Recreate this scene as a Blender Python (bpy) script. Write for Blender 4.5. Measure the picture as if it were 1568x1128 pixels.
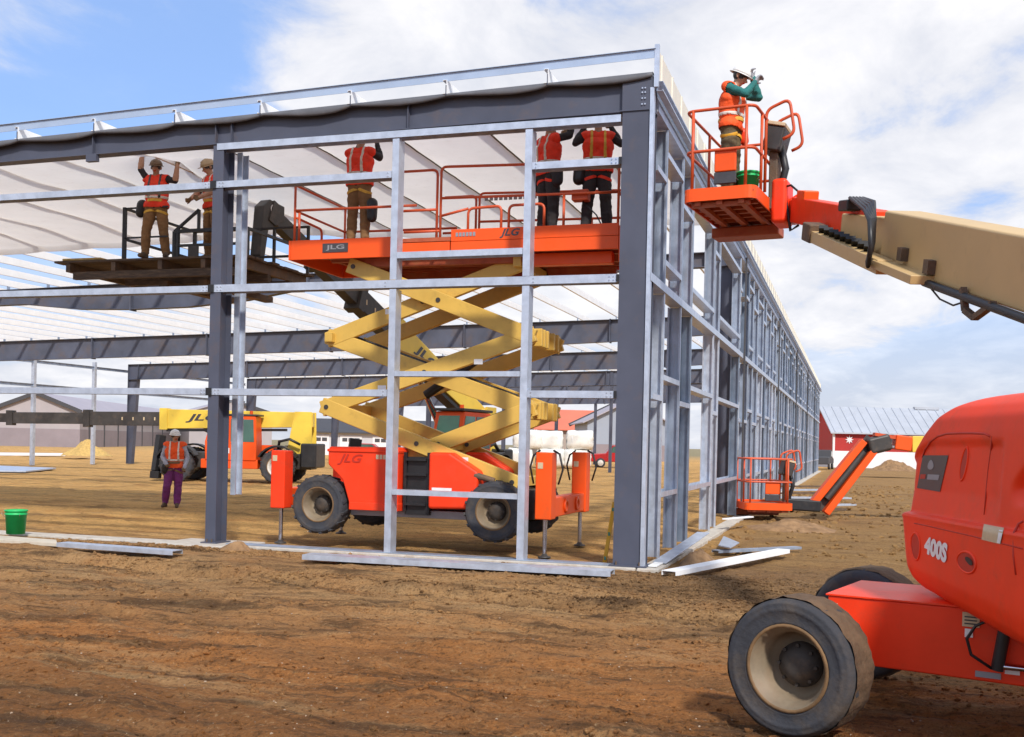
import bpy, bmesh, math, random
import numpy as np
from mathutils import Vector, Matrix, noise
from mathutils.bvhtree import BVHTree
V = Vector
R = math.radians
for o in list(bpy.data.objects): bpy.data.objects.remove(o)
scene = bpy.context.scene
COL = scene.collection
random.seed(7)

# ------------------------------------------------------------------ camera
CAM_F, CAM_YAW, CAM_ROLL, CAM_Y0 = 1649.52, 0.3068, 0.0220, 679.6
CAM = V((2.6975, -14.6106, 1.6818))
fw = V((-math.sin(CAM_YAW), math.cos(CAM_YAW), 0)); rt = V((math.cos(CAM_YAW), math.sin(CAM_YAW), 0)); up = V((0, 0, 1))
cd = bpy.data.cameras.new('camera'); cam = bpy.data.objects.new('camera', cd); COL.objects.link(cam)
cd.sensor_width = 36; cd.lens = CAM_F / 1568 * 36; cd.shift_y = (CAM_Y0 - 564) / 1568
cd.clip_start = 0.05; cd.clip_end = 4000
xc = rt * math.cos(CAM_ROLL) + up * math.sin(CAM_ROLL); yc = -rt * math.sin(CAM_ROLL) + up * math.cos(CAM_ROLL); zc = -fw
cam.matrix_world = Matrix(((xc.x, yc.x, zc.x, CAM.x), (xc.y, yc.y, zc.y, CAM.y), (xc.z, yc.z, zc.z, CAM.z), (0, 0, 0, 1)))
scene.camera = cam

def ray(x, y):
    a, b = x - 784, y - CAM_Y0; c, s = math.cos(CAM_ROLL), math.sin(CAM_ROLL)
    return fw + rt * ((a * c + b * s) / CAM_F) - up * ((-a * s + b * c) / CAM_F)
def at(x, y, X=None, Y=None, Z=None, D=None):
    d = ray(x, y)
    t = D if D is not None else (X - CAM.x) / d.x if X is not None else (Y - CAM.y) / d.y if Y is not None else (Z - CAM.z) / d.z
    return CAM + d * t

# ------------------------------------------------------------------ sky, sun, exposure
SUN_EL, SUN_AZ = R(42), R(146)      # azimuth clockwise from +Y: high behind the camera, a little to the right
CLOUD_OFF = (0.3, 0.7, 5.5); SKY_TINT = (0.85, 0.98, 1.25, 1)
world = bpy.data.worlds.new('World'); scene.world = world; world.use_nodes = True
nt = world.node_tree; nt.nodes.clear(); N = nt.nodes.new; L = nt.links.new
out = N('ShaderNodeOutputWorld'); bg = N('ShaderNodeBackground'); bg.inputs[1].default_value = 0.135
sky = N('ShaderNodeTexSky'); sky.sky_type = 'NISHITA'; sky.sun_disc = False; sky.sun_elevation = SUN_EL; sky.sun_rotation = SUN_AZ
sky.air_density = 1.0; sky.dust_density = 1.2; sky.ozone_density = 1.3
tc = N('ShaderNodeTexCoord'); sep = N('ShaderNodeSeparateXYZ'); L(tc.outputs['Generated'], sep.inputs[0])
def wm(op, a, b=None, c=None):
    n = N('ShaderNodeMath'); n.operation = op
    for i, q in enumerate((a, b, c)):
        if q is None: continue
        if isinstance(q, (int, float)): n.inputs[i].default_value = q
        else: L(q, n.inputs[i])
    return n.outputs[0]
zz = wm('ADD', wm('MAXIMUM', sep.outputs[2], 0.0), 0.22)
cmb = N('ShaderNodeCombineXYZ'); L(wm('DIVIDE', sep.outputs[0], zz), cmb.inputs[0]); L(wm('DIVIDE', sep.outputs[1], zz), cmb.inputs[1])
mp = N('ShaderNodeMapping'); L(cmb.outputs[0], mp.inputs[0]); mp.inputs['Location'].default_value = CLOUD_OFF; mp.inputs['Rotation'].default_value = (0, 0, R(35)); mp.inputs['Scale'].default_value = (1.0, 0.8, 1)
n1 = N('ShaderNodeTexNoise'); n1.inputs['Scale'].default_value = 0.85; n1.inputs['Detail'].default_value = 3; n1.inputs['Roughness'].default_value = 0.5; n1.inputs['Distortion'].default_value = 0.5; L(mp.outputs[0], n1.inputs['Vector'])
n2 = N('ShaderNodeTexNoise'); n2.inputs['Scale'].default_value = 3.6; n2.inputs['Detail'].default_value = 9; n2.inputs['Roughness'].default_value = 0.6; n2.inputs['Distortion'].default_value = 0.3; L(mp.outputs[0], n2.inputs['Vector'])
cov = wm('ADD', n1.outputs[0], wm('MULTIPLY', wm('SUBTRACT', n2.outputs[0], 0.5), 0.55))
rp = N('ShaderNodeMapRange'); rp.interpolation_type = 'SMOOTHSTEP'; L(cov, rp.inputs[0]); rp.inputs[1].default_value = 0.375; rp.inputs[2].default_value = 0.535; rp.inputs[3].default_value = 0.10; rp.inputs[4].default_value = 0.97
ccol = N('ShaderNodeMixRGB'); ccol.inputs[1].default_value = (3.45, 3.62, 4.1, 1); ccol.inputs[2].default_value = (5.2, 5.15, 5.25, 1)
cr = N('ShaderNodeMapRange'); cr.inputs[1].default_value = 0.40; cr.inputs[2].default_value = 0.60; L(wm('ADD', wm('MULTIPLY', n2.outputs[0], 0.6), wm('MULTIPLY', n1.outputs[0], 0.4)), cr.inputs[0]); L(cr.outputs[0], ccol.inputs[0])
hz = N('ShaderNodeMapRange'); hz.interpolation_type = 'SMOOTHSTEP'; hz.inputs['From Min'].default_value = 0.0; hz.inputs['From Max'].default_value = 0.25; hz.inputs['To Min'].default_value = 0.93; hz.inputs['To Max'].default_value = 0.0; L(sep.outputs[2], hz.inputs[0])
msk = wm('MAXIMUM', rp.outputs[0], hz.outputs[0])
sk2 = N('ShaderNodeMixRGB'); sk2.blend_type = 'MULTIPLY'; sk2.inputs[0].default_value = 1; L(sky.outputs[0], sk2.inputs[1]); sk2.inputs[2].default_value = SKY_TINT
sk3 = N('ShaderNodeMixRGB'); sk3.inputs[0].default_value = 0.6; L(sk2.outputs[0], sk3.inputs[1]); sk3.inputs[2].default_value = (1.40, 2.42, 4.5, 1)
mx = N('ShaderNodeMixRGB'); L(msk, mx.inputs[0]); L(sk3.outputs[0], mx.inputs[1]); L(ccol.outputs[0], mx.inputs[2])
L(mx.outputs[0], bg.inputs[0]); L(bg.outputs[0], out.inputs[0])

sl = bpy.data.lights.new('sun', 'SUN'); sl.energy = 2.7; sl.angle = R(5); sl.color = (1, 0.95, 0.87)
so = bpy.data.objects.new('sun', sl); COL.objects.link(so)
sd = V((math.sin(SUN_AZ) * math.cos(SUN_EL), math.cos(SUN_AZ) * math.cos(SUN_EL), math.sin(SUN_EL)))
so.rotation_euler = sd.to_track_quat('Z', 'Y').to_euler(); so.location = (0, -5, 30)
vs = scene.view_settings; vs.view_transform = 'Standard'; vs.look = 'None'; vs.exposure = 0.55; vs.gamma = 1; vs.use_curve_mapping = False

# ------------------------------------------------------------------ materials
MATS = {}
def srgb(r, g, b):
    f = lambda c: ((c / 255 + 0.055) / 1.055) ** 2.4 if c > 10 else c / 255 / 12.92
    return (f(r), f(g), f(b), 1)
def mat(name, col, rough=0.5, metal=0.0, var=0.12, scale=3.0, dirt=0.0, dirtcol=(0.20, 0.12, 0.06, 1), bump=0.0, bscale=40, stretch=(1, 1, 1), spec=0.5, coat=0.0, rough_var=0.12, dscale=5.0, trans=0.0):
    m = bpy.data.materials.new(name); m.use_nodes = True; t = m.node_tree; b = t.nodes['Principled BSDF']; N = t.nodes.new; L = t.links.new
    tc = N('ShaderNodeTexCoord'); mp = N('ShaderNodeMapping'); L(tc.outputs['Object'], mp.inputs[0]); mp.inputs['Scale'].default_value = stretch
    ge = N('ShaderNodeObjectInfo'); ad = N('ShaderNodeVectorMath'); ad.operation = 'ADD'; sc = N('ShaderNodeVectorMath'); sc.operation = 'SCALE'; sc.inputs['Scale'].default_value = 37.0
    cx = N('ShaderNodeCombineXYZ'); L(ge.outputs['Random'], cx.inputs[0]); L(ge.outputs['Random'], cx.inputs[1]); L(cx.outputs[0], sc.inputs[0]); L(mp.outputs[0], ad.inputs[0]); L(sc.outputs[0], ad.inputs[1]); vec = ad.outputs[0]
    n = N('ShaderNodeTexNoise'); n.inputs['Scale'].default_value = scale; n.inputs['Detail'].default_value = 7; n.inputs['Roughness'].default_value = 0.62; L(vec, n.inputs['Vector'])
    mr = N('ShaderNodeMapRange'); mr.inputs['From Min'].default_value = 0.3; mr.inputs['From Max'].default_value = 0.7; mr.inputs['To Min'].default_value = 1 - var; mr.inputs['To Max'].default_value = 1 + var; L(n.outputs[0], mr.inputs[0])
    mu = N('ShaderNodeMixRGB'); mu.blend_type = 'MULTIPLY'; mu.inputs[0].default_value = 1; mu.inputs[1].default_value = col; L(mr.outputs[0], mu.inputs[2]); c = mu.outputs[0]
    if dirt > 0:
        n3 = N('ShaderNodeTexNoise'); n3.inputs['Scale'].default_value = dscale; n3.inputs['Detail'].default_value = 9; n3.inputs['Roughness'].default_value = 0.7; L(vec, n3.inputs['Vector'])
        r3 = N('ShaderNodeMapRange'); r3.inputs['From Min'].default_value = 0.62 - 0.3 * dirt; r3.inputs['From Max'].default_value = 0.82 - 0.15 * dirt; r3.inputs['To Max'].default_value = min(1, 0.45 + 0.5 * dirt); L(n3.outputs[0], r3.inputs[0])
        m3 = N('ShaderNodeMixRGB'); L(r3.outputs[0], m3.inputs[0]); L(c, m3.inputs[1]); m3.inputs[2].default_value = dirtcol; c = m3.outputs[0]
    L(c, b.inputs['Base Color'])
    rr = N('ShaderNodeMapRange'); rr.inputs['To Min'].default_value = max(0.03, rough - rough_var); rr.inputs['To Max'].default_value = min(1, rough + rough_var); L(n.outputs[0], rr.inputs[0]); L(rr.outputs[0], b.inputs['Roughness'])
    b.inputs['Metallic'].default_value = metal; b.inputs['Specular IOR Level'].default_value = spec; b.inputs['Coat Weight'].default_value = coat; b.inputs['Coat Roughness'].default_value = 0.15
    if bump > 0:
        nb = N('ShaderNodeTexNoise'); nb.inputs['Scale'].default_value = bscale; nb.inputs['Detail'].default_value = 5; L(vec, nb.inputs['Vector'])
        bp = N('ShaderNodeBump'); bp.inputs['Strength'].default_value = bump; bp.inputs['Distance'].default_value = 0.02; L(nb.outputs[0], bp.inputs['Height']); L(bp.outputs[0], b.inputs['Normal'])
    if trans > 0:
        tl = N('ShaderNodeBsdfTranslucent'); L(c, tl.inputs[0]); ms = N('ShaderNodeMixShader'); ms.inputs[0].default_value = trans
        L(b.outputs[0], ms.inputs[1]); L(tl.outputs[0], ms.inputs[2]); L(ms.outputs[0], t.nodes['Material Output'].inputs[0])
    MATS[name] = m; return m
RUST = (0.16, 0.075, 0.03, 1); DUST = (0.33, 0.21, 0.11, 1); MUD = (0.17, 0.105, 0.055, 1)
mat('slate', (0.072, 0.080, 0.115, 1), 0.5, 0, 0.14, 1.2, 0.22, (0.15, 0.10, 0.075, 1), dscale=2.2)
mat('slate_rusty', (0.082, 0.092, 0.130, 1), 0.6, 0, 0.25, 1.0, 0.42, (0.15, 0.095, 0.055, 1), dscale=1.1)
mat('galvanized', (0.55, 0.61, 0.71, 1), 0.42, 0.55, 0.16, 6, 0.10, (0.38, 0.40, 0.44, 1), bump=0.05, bscale=60)
mat('rake_metal', (0.40, 0.50, 0.66, 1), 0.4, 0.2, 0.1, 2)
mat('galvanized_dark', (0.23, 0.29, 0.38, 1), 0.38, 0.6, 0.25, 3, 0.15, (0.20, 0.18, 0.19, 1))
mat('galvanized_dull', (0.36, 0.425, 0.53, 1), 0.45, 0.55, 0.22, 3, 0.15, (0.30, 0.27, 0.27, 1), bump=0.05)
mat('purlin_white', (0.88, 0.89, 0.90, 1), 0.5, 0.0, 0.05, 3)
mat('cream_trim', (0.74, 0.71, 0.62, 1), 0.6, 0, 0.06, 3, 0.05)
mat('insulation', (0.87, 0.86, 0.85, 1), 0.55, 0, 0.05, 0.9, 0.2, (0.70, 0.65, 0.61, 1), bump=0.35, bscale=2.6, trans=0.42)
mat('membrane', (0.11, 0.11, 0.12, 1), 0.6, 0, 0.2, 3, 0.1, bump=0.4, bscale=6)
mat('concrete', (0.50, 0.46, 0.40, 1), 0.85, 0, 0.18, 6, 0.35, DUST, bump=0.4, bscale=30)
mat('orange', (0.86, 0.095, 0.010, 1), 0.42, 0, 0.08, 1.5, 0.10, (0.55, 0.11, 0.03, 1), spec=0.35)
mat('lift_red', (0.90, 0.052, 0.012, 1), 0.42, 0, 0.10, 2.0, 0.30, (0.50, 0.075, 0.035, 1), spec=0.3, bump=0.05, bscale=9, dscale=3.5)
mat('rail_orange', (0.60, 0.085, 0.022, 1), 0.45, 0, 0.14, 5, 0.22, (0.28, 0.09, 0.04, 1))
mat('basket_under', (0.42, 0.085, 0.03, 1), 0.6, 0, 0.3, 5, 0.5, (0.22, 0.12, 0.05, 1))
mat('mustard', (0.66, 0.42, 0.085, 1), 0.45, 0, 0.12, 1.8, 0.22, (0.34, 0.20, 0.06, 1))
mat('boom_tan', (0.56, 0.38, 0.17, 1), 0.45, 0, 0.08, 1.4, 0.18, (0.34, 0.22, 0.11, 1))
mat('machine_yellow', (0.80, 0.56, 0.07, 1), 0.42, 0, 0.07, 1.5, 0.12, (0.45, 0.30, 0.08, 1))
mat('boom_dark', (0.050, 0.045, 0.042, 1), 0.5, 0.1, 0.3, 3, 0.35, (0.14, 0.10, 0.075, 1))
mat('black', (0.016, 0.016, 0.018, 1), 0.45, 0, 0.3, 6, 0.15, (0.09, 0.07, 0.05, 1))
mat('rubber', (0.040, 0.042, 0.050, 1), 0.85, 0, 0.25, 5, 0.5, (0.125, 0.092, 0.062, 1), bump=0.3, bscale=30, dscale=4)
mat('rubber_mud', (0.115, 0.072, 0.040, 1), 0.95, 0, 0.4, 7, 0.5, MUD, bump=0.6, bscale=25)
mat('rim_tan', (0.22, 0.17, 0.11, 1), 0.6, 0.1, 0.25, 6, 0.55, (0.22, 0.14, 0.08, 1))
mat('rim_white', (0.66, 0.64, 0.60, 1), 0.55, 0.1, 0.2, 6, 0.35, (0.34, 0.26, 0.17, 1))
mat('hub_dark', (0.05, 0.042, 0.036, 1), 0.7, 0.2, 0.3, 9, 0.4, MUD)
mat('chrome', (0.62, 0.62, 0.66, 1), 0.18, 1.0, 0.08, 6)
mat('rusty_steel', (0.12, 0.085, 0.06, 1), 0.75, 0.2, 0.4, 4, 0.6, (0.24, 0.13, 0.06, 1), bump=0.3)
mat('plank', (0.085, 0.058, 0.04, 1), 0.85, 0, 0.4, 5, 0.4, (0.19, 0.125, 0.07, 1), stretch=(1, 6, 6), bump=0.4)
mat('cab_glass', (0.05, 0.12, 0.10, 1), 0.06, 0, 0.2, 2, spec=0.9)
mat('cab_glass_green', (0.06, 0.24, 0.16, 1), 0.06, 0, 0.2, 2, spec=0.9)
mat('decal_white', (0.80, 0.80, 0.80, 1), 0.5, 0, 0.05, 8)
mat('decal_dark', (0.055, 0.052, 0.058, 1), 0.35, 0, 0.2, 8)
mat('decal_tan', (0.60, 0.47, 0.30, 1), 0.5, 0, 0.1, 30)
mat('decal_grey', (0.28, 0.28, 0.30, 1), 0.5, 0, 0.1, 10)
mat('dark_red', (0.50, 0.026, 0.010, 1), 0.5, 0, 0.1, 8)  # darker red: painted shade of hood recesses; also seams, lettering and lips
mat('vest', (0.90, 0.048, 0.016, 1), 0.75, 0, 0.16, 9, bump=0.5, bscale=16)
mat('vest_orange', (0.90, 0.10, 0.012, 1), 0.75, 0, 0.14, 9, bump=0.5, bscale=16)
mat('reflective', (0.72, 0.66, 0.58, 1), 0.5, 0, 0.15, 20)
mat('harness', (0.72, 0.42, 0.06, 1), 0.7, 0, 0.2, 12)
mat('pants_brown', (0.235, 0.125, 0.050, 1), 0.9, 0, 0.25, 7, 0.25, (0.13, 0.075, 0.04, 1), bump=0.7, bscale=14)
mat('pants_olive', (0.115, 0.085, 0.042, 1), 0.9, 0, 0.25, 7, 0.2, MUD, bump=0.7, bscale=14)
mat('pants_black', (0.035, 0.032, 0.033, 1), 0.9, 0, 0.3, 7, 0.25, (0.09, 0.065, 0.05, 1), bump=0.7, bscale=14)
mat('pants_purple', (0.175, 0.030, 0.150, 1), 0.9, 0, 0.25, 7, 0.25, (0.07, 0.035, 0.05, 1), bump=0.7, bscale=14)
mat('shirt_dark', (0.028, 0.026, 0.030, 1), 0.9, 0, 0.25, 7, bump=0.7, bscale=14)
mat('shirt_green', (0.020, 0.150, 0.140, 1), 0.9, 0, 0.25, 7, bump=0.7, bscale=14)
mat('shirt_grey', (0.40, 0.42, 0.50, 1), 0.9, 0, 0.2, 7, bump=0.7, bscale=14)
mat('skin', (0.45, 0.245, 0.155, 1), 0.55, 0, 0.12, 9)
mat('glove', (0.20, 0.12, 0.06, 1), 0.85, 0, 0.2, 12)
mat('boot', (0.10, 0.062, 0.036, 1), 0.8, 0, 0.3, 12, 0.4, DUST)
mat('hat_white', (0.78, 0.77, 0.74, 1), 0.35, 0, 0.05, 8, 0.08, DUST)
mat('hat_tan', (0.36, 0.25, 0.14, 1), 0.45, 0, 0.12, 8)
mat('hat_brown', (0.15, 0.085, 0.04, 1), 0.5, 0, 0.15, 8)
mat('hat_dark', (0.03, 0.03, 0.032, 1), 0.5, 0, 0.15, 8)
mat('bucket_green', (0.012, 0.46, 0.12, 1), 0.45, 0, 0.06, 8, 0.1, (0.1, 0.3, 0.12, 1))
mat('level_yellow', (0.72, 0.38, 0.03, 1), 0.45, 0, 0.08, 8)
mat('barn_red', (0.40, 0.022, 0.018, 1), 0.65, 0, 0.10, 0.6, 0.1, (0.3, 0.05, 0.04, 1))
mat('white_wall', (0.74, 0.73, 0.74, 1), 0.7, 0, 0.06, 0.8, 0.1, DUST)
mat('roof_metal', (0.46, 0.49, 0.54, 1), 0.45, 0.3, 0.08, 0.6, 0.06, (0.4, 0.42, 0.46, 1))
mat('mauve_wall', (0.26, 0.22, 0.235, 1), 0.75, 0, 0.10, 0.5)
mat('mauve_roof', (0.36, 0.33, 0.37, 1), 0.6, 0, 0.08, 0.5)
mat('shed_grey', (0.50, 0.50, 0.53, 1), 0.7, 0, 0.06, 0.5)
mat('shed_dark', (0.055, 0.055, 0.062, 1), 0.6, 0, 0.1, 0.5)
mat('blue_grey_wall', (0.30, 0.34, 0.41, 1), 0.7, 0, 0.06, 0.5)
mat('tan_wall', (0.36, 0.30, 0.26, 1), 0.7, 0, 0.06, 0.5)
mat('coral_roof', (0.62, 0.16, 0.09, 1), 0.6, 0, 0.08, 0.5)
mat('plastic_wrap', (0.80, 0.80, 0.76, 1), 0.3, 0, 0.08, 3, 0.15, (0.66, 0.62, 0.50, 1), bump=0.6, bscale=5)
mat('truck_red', (0.42, 0.012, 0.016, 1), 0.3, 0, 0.06, 2, coat=0.4)
mat('rust_ring', (0.20, 0.115, 0.05, 1), 0.75, 0.1, 0.3, 8, 0.5, (0.10, 0.06, 0.03, 1))
mat('shed_mauve', (0.38, 0.345, 0.355, 1), 0.75, 0, 0.06, 0.5)
mat('straw', (0.52, 0.34, 0.11, 1), 0.95, 0, 0.3, 9, bump=0.9, bscale=20)
mat('clod', (0.26, 0.15, 0.07, 1), 0.95, 0, 0.35, 5, 0.5, (0.36, 0.22, 0.11, 1), bump=0.8, bscale=30)
mat('stone', (0.38, 0.28, 0.19, 1), 0.9, 0, 0.3, 5)
mat('board_pale', (0.56, 0.50, 0.40, 1), 0.8, 0, 0.12, 4, 0.3, DUST)

# ------------------------------------------------------------------ mesh helpers
class MB:
    def __init__(s, M=None): s.v = []; s.f = []; s.sm = []; s.M = M
    def add(s, vs, fs, smooth=False):
        b = len(s.v); s.v += [tuple(s.M @ V(p)) for p in vs] if s.M else [tuple(p) for p in vs]; s.f += [tuple(i + b for i in f) for f in fs]; s.sm += [smooth] * len(fs); return s
    def box(s, c, d, M=None):
        x, y, z = d[0] / 2, d[1] / 2, d[2] / 2; c = V(c)
        pts = [V((i, j, k)) for k in (-z, z) for j in (-y, y) for i in (-x, x)]
        pts = [(M @ p if M else p) + c for p in pts]
        return s.add(pts, [(0, 2, 3, 1), (4, 5, 7, 6), (0, 1, 5, 4), (2, 6, 7, 3), (0, 4, 6, 2), (1, 3, 7, 5)])
    def bb(s, x0, x1, y0, y1, z0, z1): return s.box(((x0 + x1) / 2, (y0 + y1) / 2, (z0 + z1) / 2), (abs(x1 - x0), abs(y1 - y0), abs(z1 - z0)))
    def extrude(s, prof, p0, p1, upv=(0, 0, 1), prof1=None):
        p0, p1 = V(p0), V(p1); d = (p1 - p0).normalized(); sd = d.cross(V(upv))
        if sd.length < 1e-4: sd = d.cross(V((1, 0, 0)))
        sd.normalize(); u = sd.cross(d).normalized(); prof1 = prof1 or prof; n = len(prof)
        vs = [p0 + sd * a + u * b for a, b in prof] + [p1 + sd * a + u * b for a, b in prof1]
        fs = [(i, (i + 1) % n, n + (i + 1) % n, n + i) for i in range(n)] + [tuple(range(n))[::-1], tuple(range(n, 2 * n))]
        return s.add(vs, fs)
    def bar(s, p0, p1, w, h=None, upv=(0, 0, 1), w1=None, h1=None):
        h = h or w; w1 = w1 or w; h1 = h1 or h
        return s.extrude([(-w/2, -h/2), (w/2, -h/2), (w/2, h/2), (-w/2, h/2)], p0, p1, upv, [(-w1/2, -h1/2), (w1/2, -h1/2), (w1/2, h1/2), (-w1/2, h1/2)])
    def chan(s, p0, p1, web=0.2, fl=0.07, t=0.004, lip=0.02, upv=(0, 0, 1), flip=1):
        # C section: web in the "up" direction, flanges to the side
        a = web / 2; k = flip
        pr = [(0, -a), (fl*k, -a), (fl*k, -a+lip), ((fl-t)*k, -a+lip), ((fl-t)*k, -a+t), (t*k, -a+t), (t*k, a-t), ((fl-t)*k, a-t), ((fl-t)*k, a-lip), (fl*k, a-lip), (fl*k, a), (0, a)]
        if k < 0: pr = pr[::-1]
        return s.extrude(pr, p0, p1, upv)
    def ibeam(s, p0, p1, bf, h, tw=0.012, tf=0.016, upv=(0, 0, 1), h1=None):
        def pr(h): a, b = bf/2, h/2; return [(-a, -b), (a, -b), (a, -b+tf), (tw/2, -b+tf), (tw/2, b-tf), (a, b-tf), (a, b), (-a, b), (-a, b-tf), (-tw/2, b-tf), (-tw/2, -b+tf), (-a, -b+tf)]
        return s.extrude(pr(h), p0, p1, upv, pr(h1 or h))
    def cyl(s, p0, p1, r, r1=None, n=14, caps=True, smooth=True):
        p0, p1 = V(p0), V(p1); r1 = r if r1 is None else r1; d = (p1 - p0).normalized(); a = d.orthogonal().normalized(); b = d.cross(a)
        cs = [(math.cos(2*math.pi*i/n), math.sin(2*math.pi*i/n)) for i in range(n)]
        s.add([p0 + (a*c + b*q)*r for c, q in cs] + [p1 + (a*c + b*q)*r1 for c, q in cs], [(i, (i+1) % n, n+(i+1) % n, n+i) for i in range(n)], smooth)
        if caps:
            s.add([p0 + (a*c + b*q)*r for c, q in cs], [tuple(range(n))[::-1]]); s.add([p1 + (a*c + b*q)*r1 for c, q in cs], [tuple(range(n))])
        return s
    def tube(s, pts, r, n=8, closed=False):
        pts = [V(p) for p in pts]; m = len(pts); prev = None; vs = []
        for i, p in enumerate(pts):
            if closed: d = (pts[(i+1) % m] - pts[i-1])
            else: d = pts[min(i+1, m-1)] - pts[max(i-1, 0)]
            d.normalize(); a = d.orthogonal().normalized() if prev is None else (prev - d*prev.dot(d)).normalized(); prev = a; b = d.cross(a)
            k = 1.0
            if (0 < i < m-1) or closed:
                e = (pts[(i+1) % m] - p).normalized(); k = 1 / max(0.5, abs(e.dot(d)))
            for q in range(n):
                t = 2*math.pi*q/n; vs.append(p + (a*math.cos(t) + b*math.sin(t))*r*(k if k < 1.6 else 1.2))
        fs = []
        for i in range(m if closed else m-1):
            j = (i+1) % m
            for q in range(n): fs.append((i*n+q, i*n+(q+1) % n, j*n+(q+1) % n, j*n+q))
        if not closed: fs += [tuple(range(n))[::-1], tuple((m-1)*n+q for q in range(n))]
        return s.add(vs, fs, True)
    def lathe(s, prof, c, ax, n=32, smooth=True):
        c = V(c); ax = V(ax).normalized(); a = ax.orthogonal().normalized(); b = ax.cross(a); m = len(prof); vs = []
        for r, h in prof:
            for i in range(n): t = 2*math.pi*i/n; vs.append(c + ax*h + (a*math.cos(t) + b*math.sin(t))*r)
        fs = [(i*n+j, i*n+(j+1) % n, (i+1)*n+(j+1) % n, (i+1)*n+j) for i in range(m-1) for j in range(n)]
        return s.add(vs, fs, smooth)
    def prism(s, poly, o, ux, uy, th):
        # polygon in plane (ux,uy) at o, extruded by th along ux x uy, centred
        o, ux, uy = V(o), V(ux).normalized(), V(uy).normalized(); w = ux.cross(uy).normalized(); n = len(poly)
        A = [o + ux*x + uy*y - w*th/2 for x, y in poly]; B = [o + ux*x + uy*y + w*th/2 for x, y in poly]
        return s.add(A + B, [tuple(range(n))[::-1], tuple(range(n, 2*n))] + [(i, (i+1) % n, n+(i+1) % n, n+i) for i in range(n)])
    def grid(s, rows, smooth=True, closed=False):
        m, n = len(rows), len(rows[0])
        return s.add([p for r in rows for p in r], [(i*n+j, i*n+(j+1) % n, (i+1)*n+(j+1) % n, (i+1)*n+j) for i in range(m-1) for j in range(n if closed else n-1)], smooth)

def ob(name, mb, m, parent=None, local=False, bevel=0.0, seg=2, solid=0.0, kind=None, label=None):
    vs = np.array(mb.v, dtype=float)
    c = (vs.min(0) + vs.max(0)) / 2
    me = bpy.data.meshes.new(name); me.from_pydata((vs - c).tolist(), [], mb.f)
    me.polygons.foreach_set('use_smooth', mb.sm); me.update()
    bm = bmesh.new(); bm.from_mesh(me); bmesh.ops.recalc_face_normals(bm, faces=bm.faces); bm.to_mesh(me); bm.free()
    for q in (m if isinstance(m, (list, tuple)) else [m]): me.materials.append(MATS[q])
    o = bpy.data.objects.new(name, me); COL.objects.link(o); o.location = V(c)
    if parent:
        o.parent = parent
        o.location = V(c) - wloc(parent, local)
    if bevel: b = o.modifiers.new('bevel', 'BEVEL'); b.width = bevel; b.segments = seg; b.limit_method = 'ANGLE'; b.angle_limit = R(35); b.harden_normals = True
    if solid: b = o.modifiers.new('solid', 'SOLIDIFY'); b.thickness = solid
    if kind: o['kind'] = kind
    if label: o['label'] = label
    return o
def wloc(o, local=False):
    p = V((0, 0, 0))
    while o:
        if o.parent or not local: p = p + V(o.location)
        o = o.parent
    return p
def thing(name, label, cat, loc=(0, 0, 0), rz=0.0, group=None):
    o = bpy.data.objects.new(name, None); COL.objects.link(o); o.location = loc; o.rotation_euler = (0, 0, rz); o.empty_display_size = 0.2
    o['label'] = label; o['category'] = cat
    if group: o['group'] = group
    return o
def tag(o, label, cat, group=None):
    o['label'] = label; o['category'] = cat
    if group: o['group'] = group
    return o
def textmesh(s, bold=0.0, shear=0.0, ext=0.0):
    c = bpy.data.curves.new('t', 'FONT'); c.body = s; c.offset = bold; c.shear = shear; c.extrude = ext; c.resolution_u = 3; c.align_x = 'LEFT'
    o = bpy.data.objects.new('t', c); COL.objects.link(o); bpy.context.view_layer.update()
    me = bpy.data.meshes.new_from_object(o.evaluated_get(bpy.context.evaluated_depsgraph_get()))
    bpy.data.objects.remove(o); bpy.data.curves.remove(c)
    vs = np.array([v.co[:] for v in me.vertices]); fs = [tuple(p.vertices) for p in me.polygons]; bpy.data.meshes.remove(me)
    vs[:, :2] -= vs[:, :2].min(0); vs[:, :2] /= vs[:, :2].max(0)
    return vs, fs                                       # x, y normalised 0..1
def text(name, s, o, ux, uy, w, h, m, parent, bold=0.0, shear=0.0, local=False):
    vs, fs = textmesh(s, bold, shear); o, ux, uy = V(o), V(ux).normalized(), V(uy).normalized()
    mb = MB(); mb.add([o + ux*(p[0]*w) + uy*(p[1]*h) for p in vs], fs)
    return ob(name, mb, m, parent, local)

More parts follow.
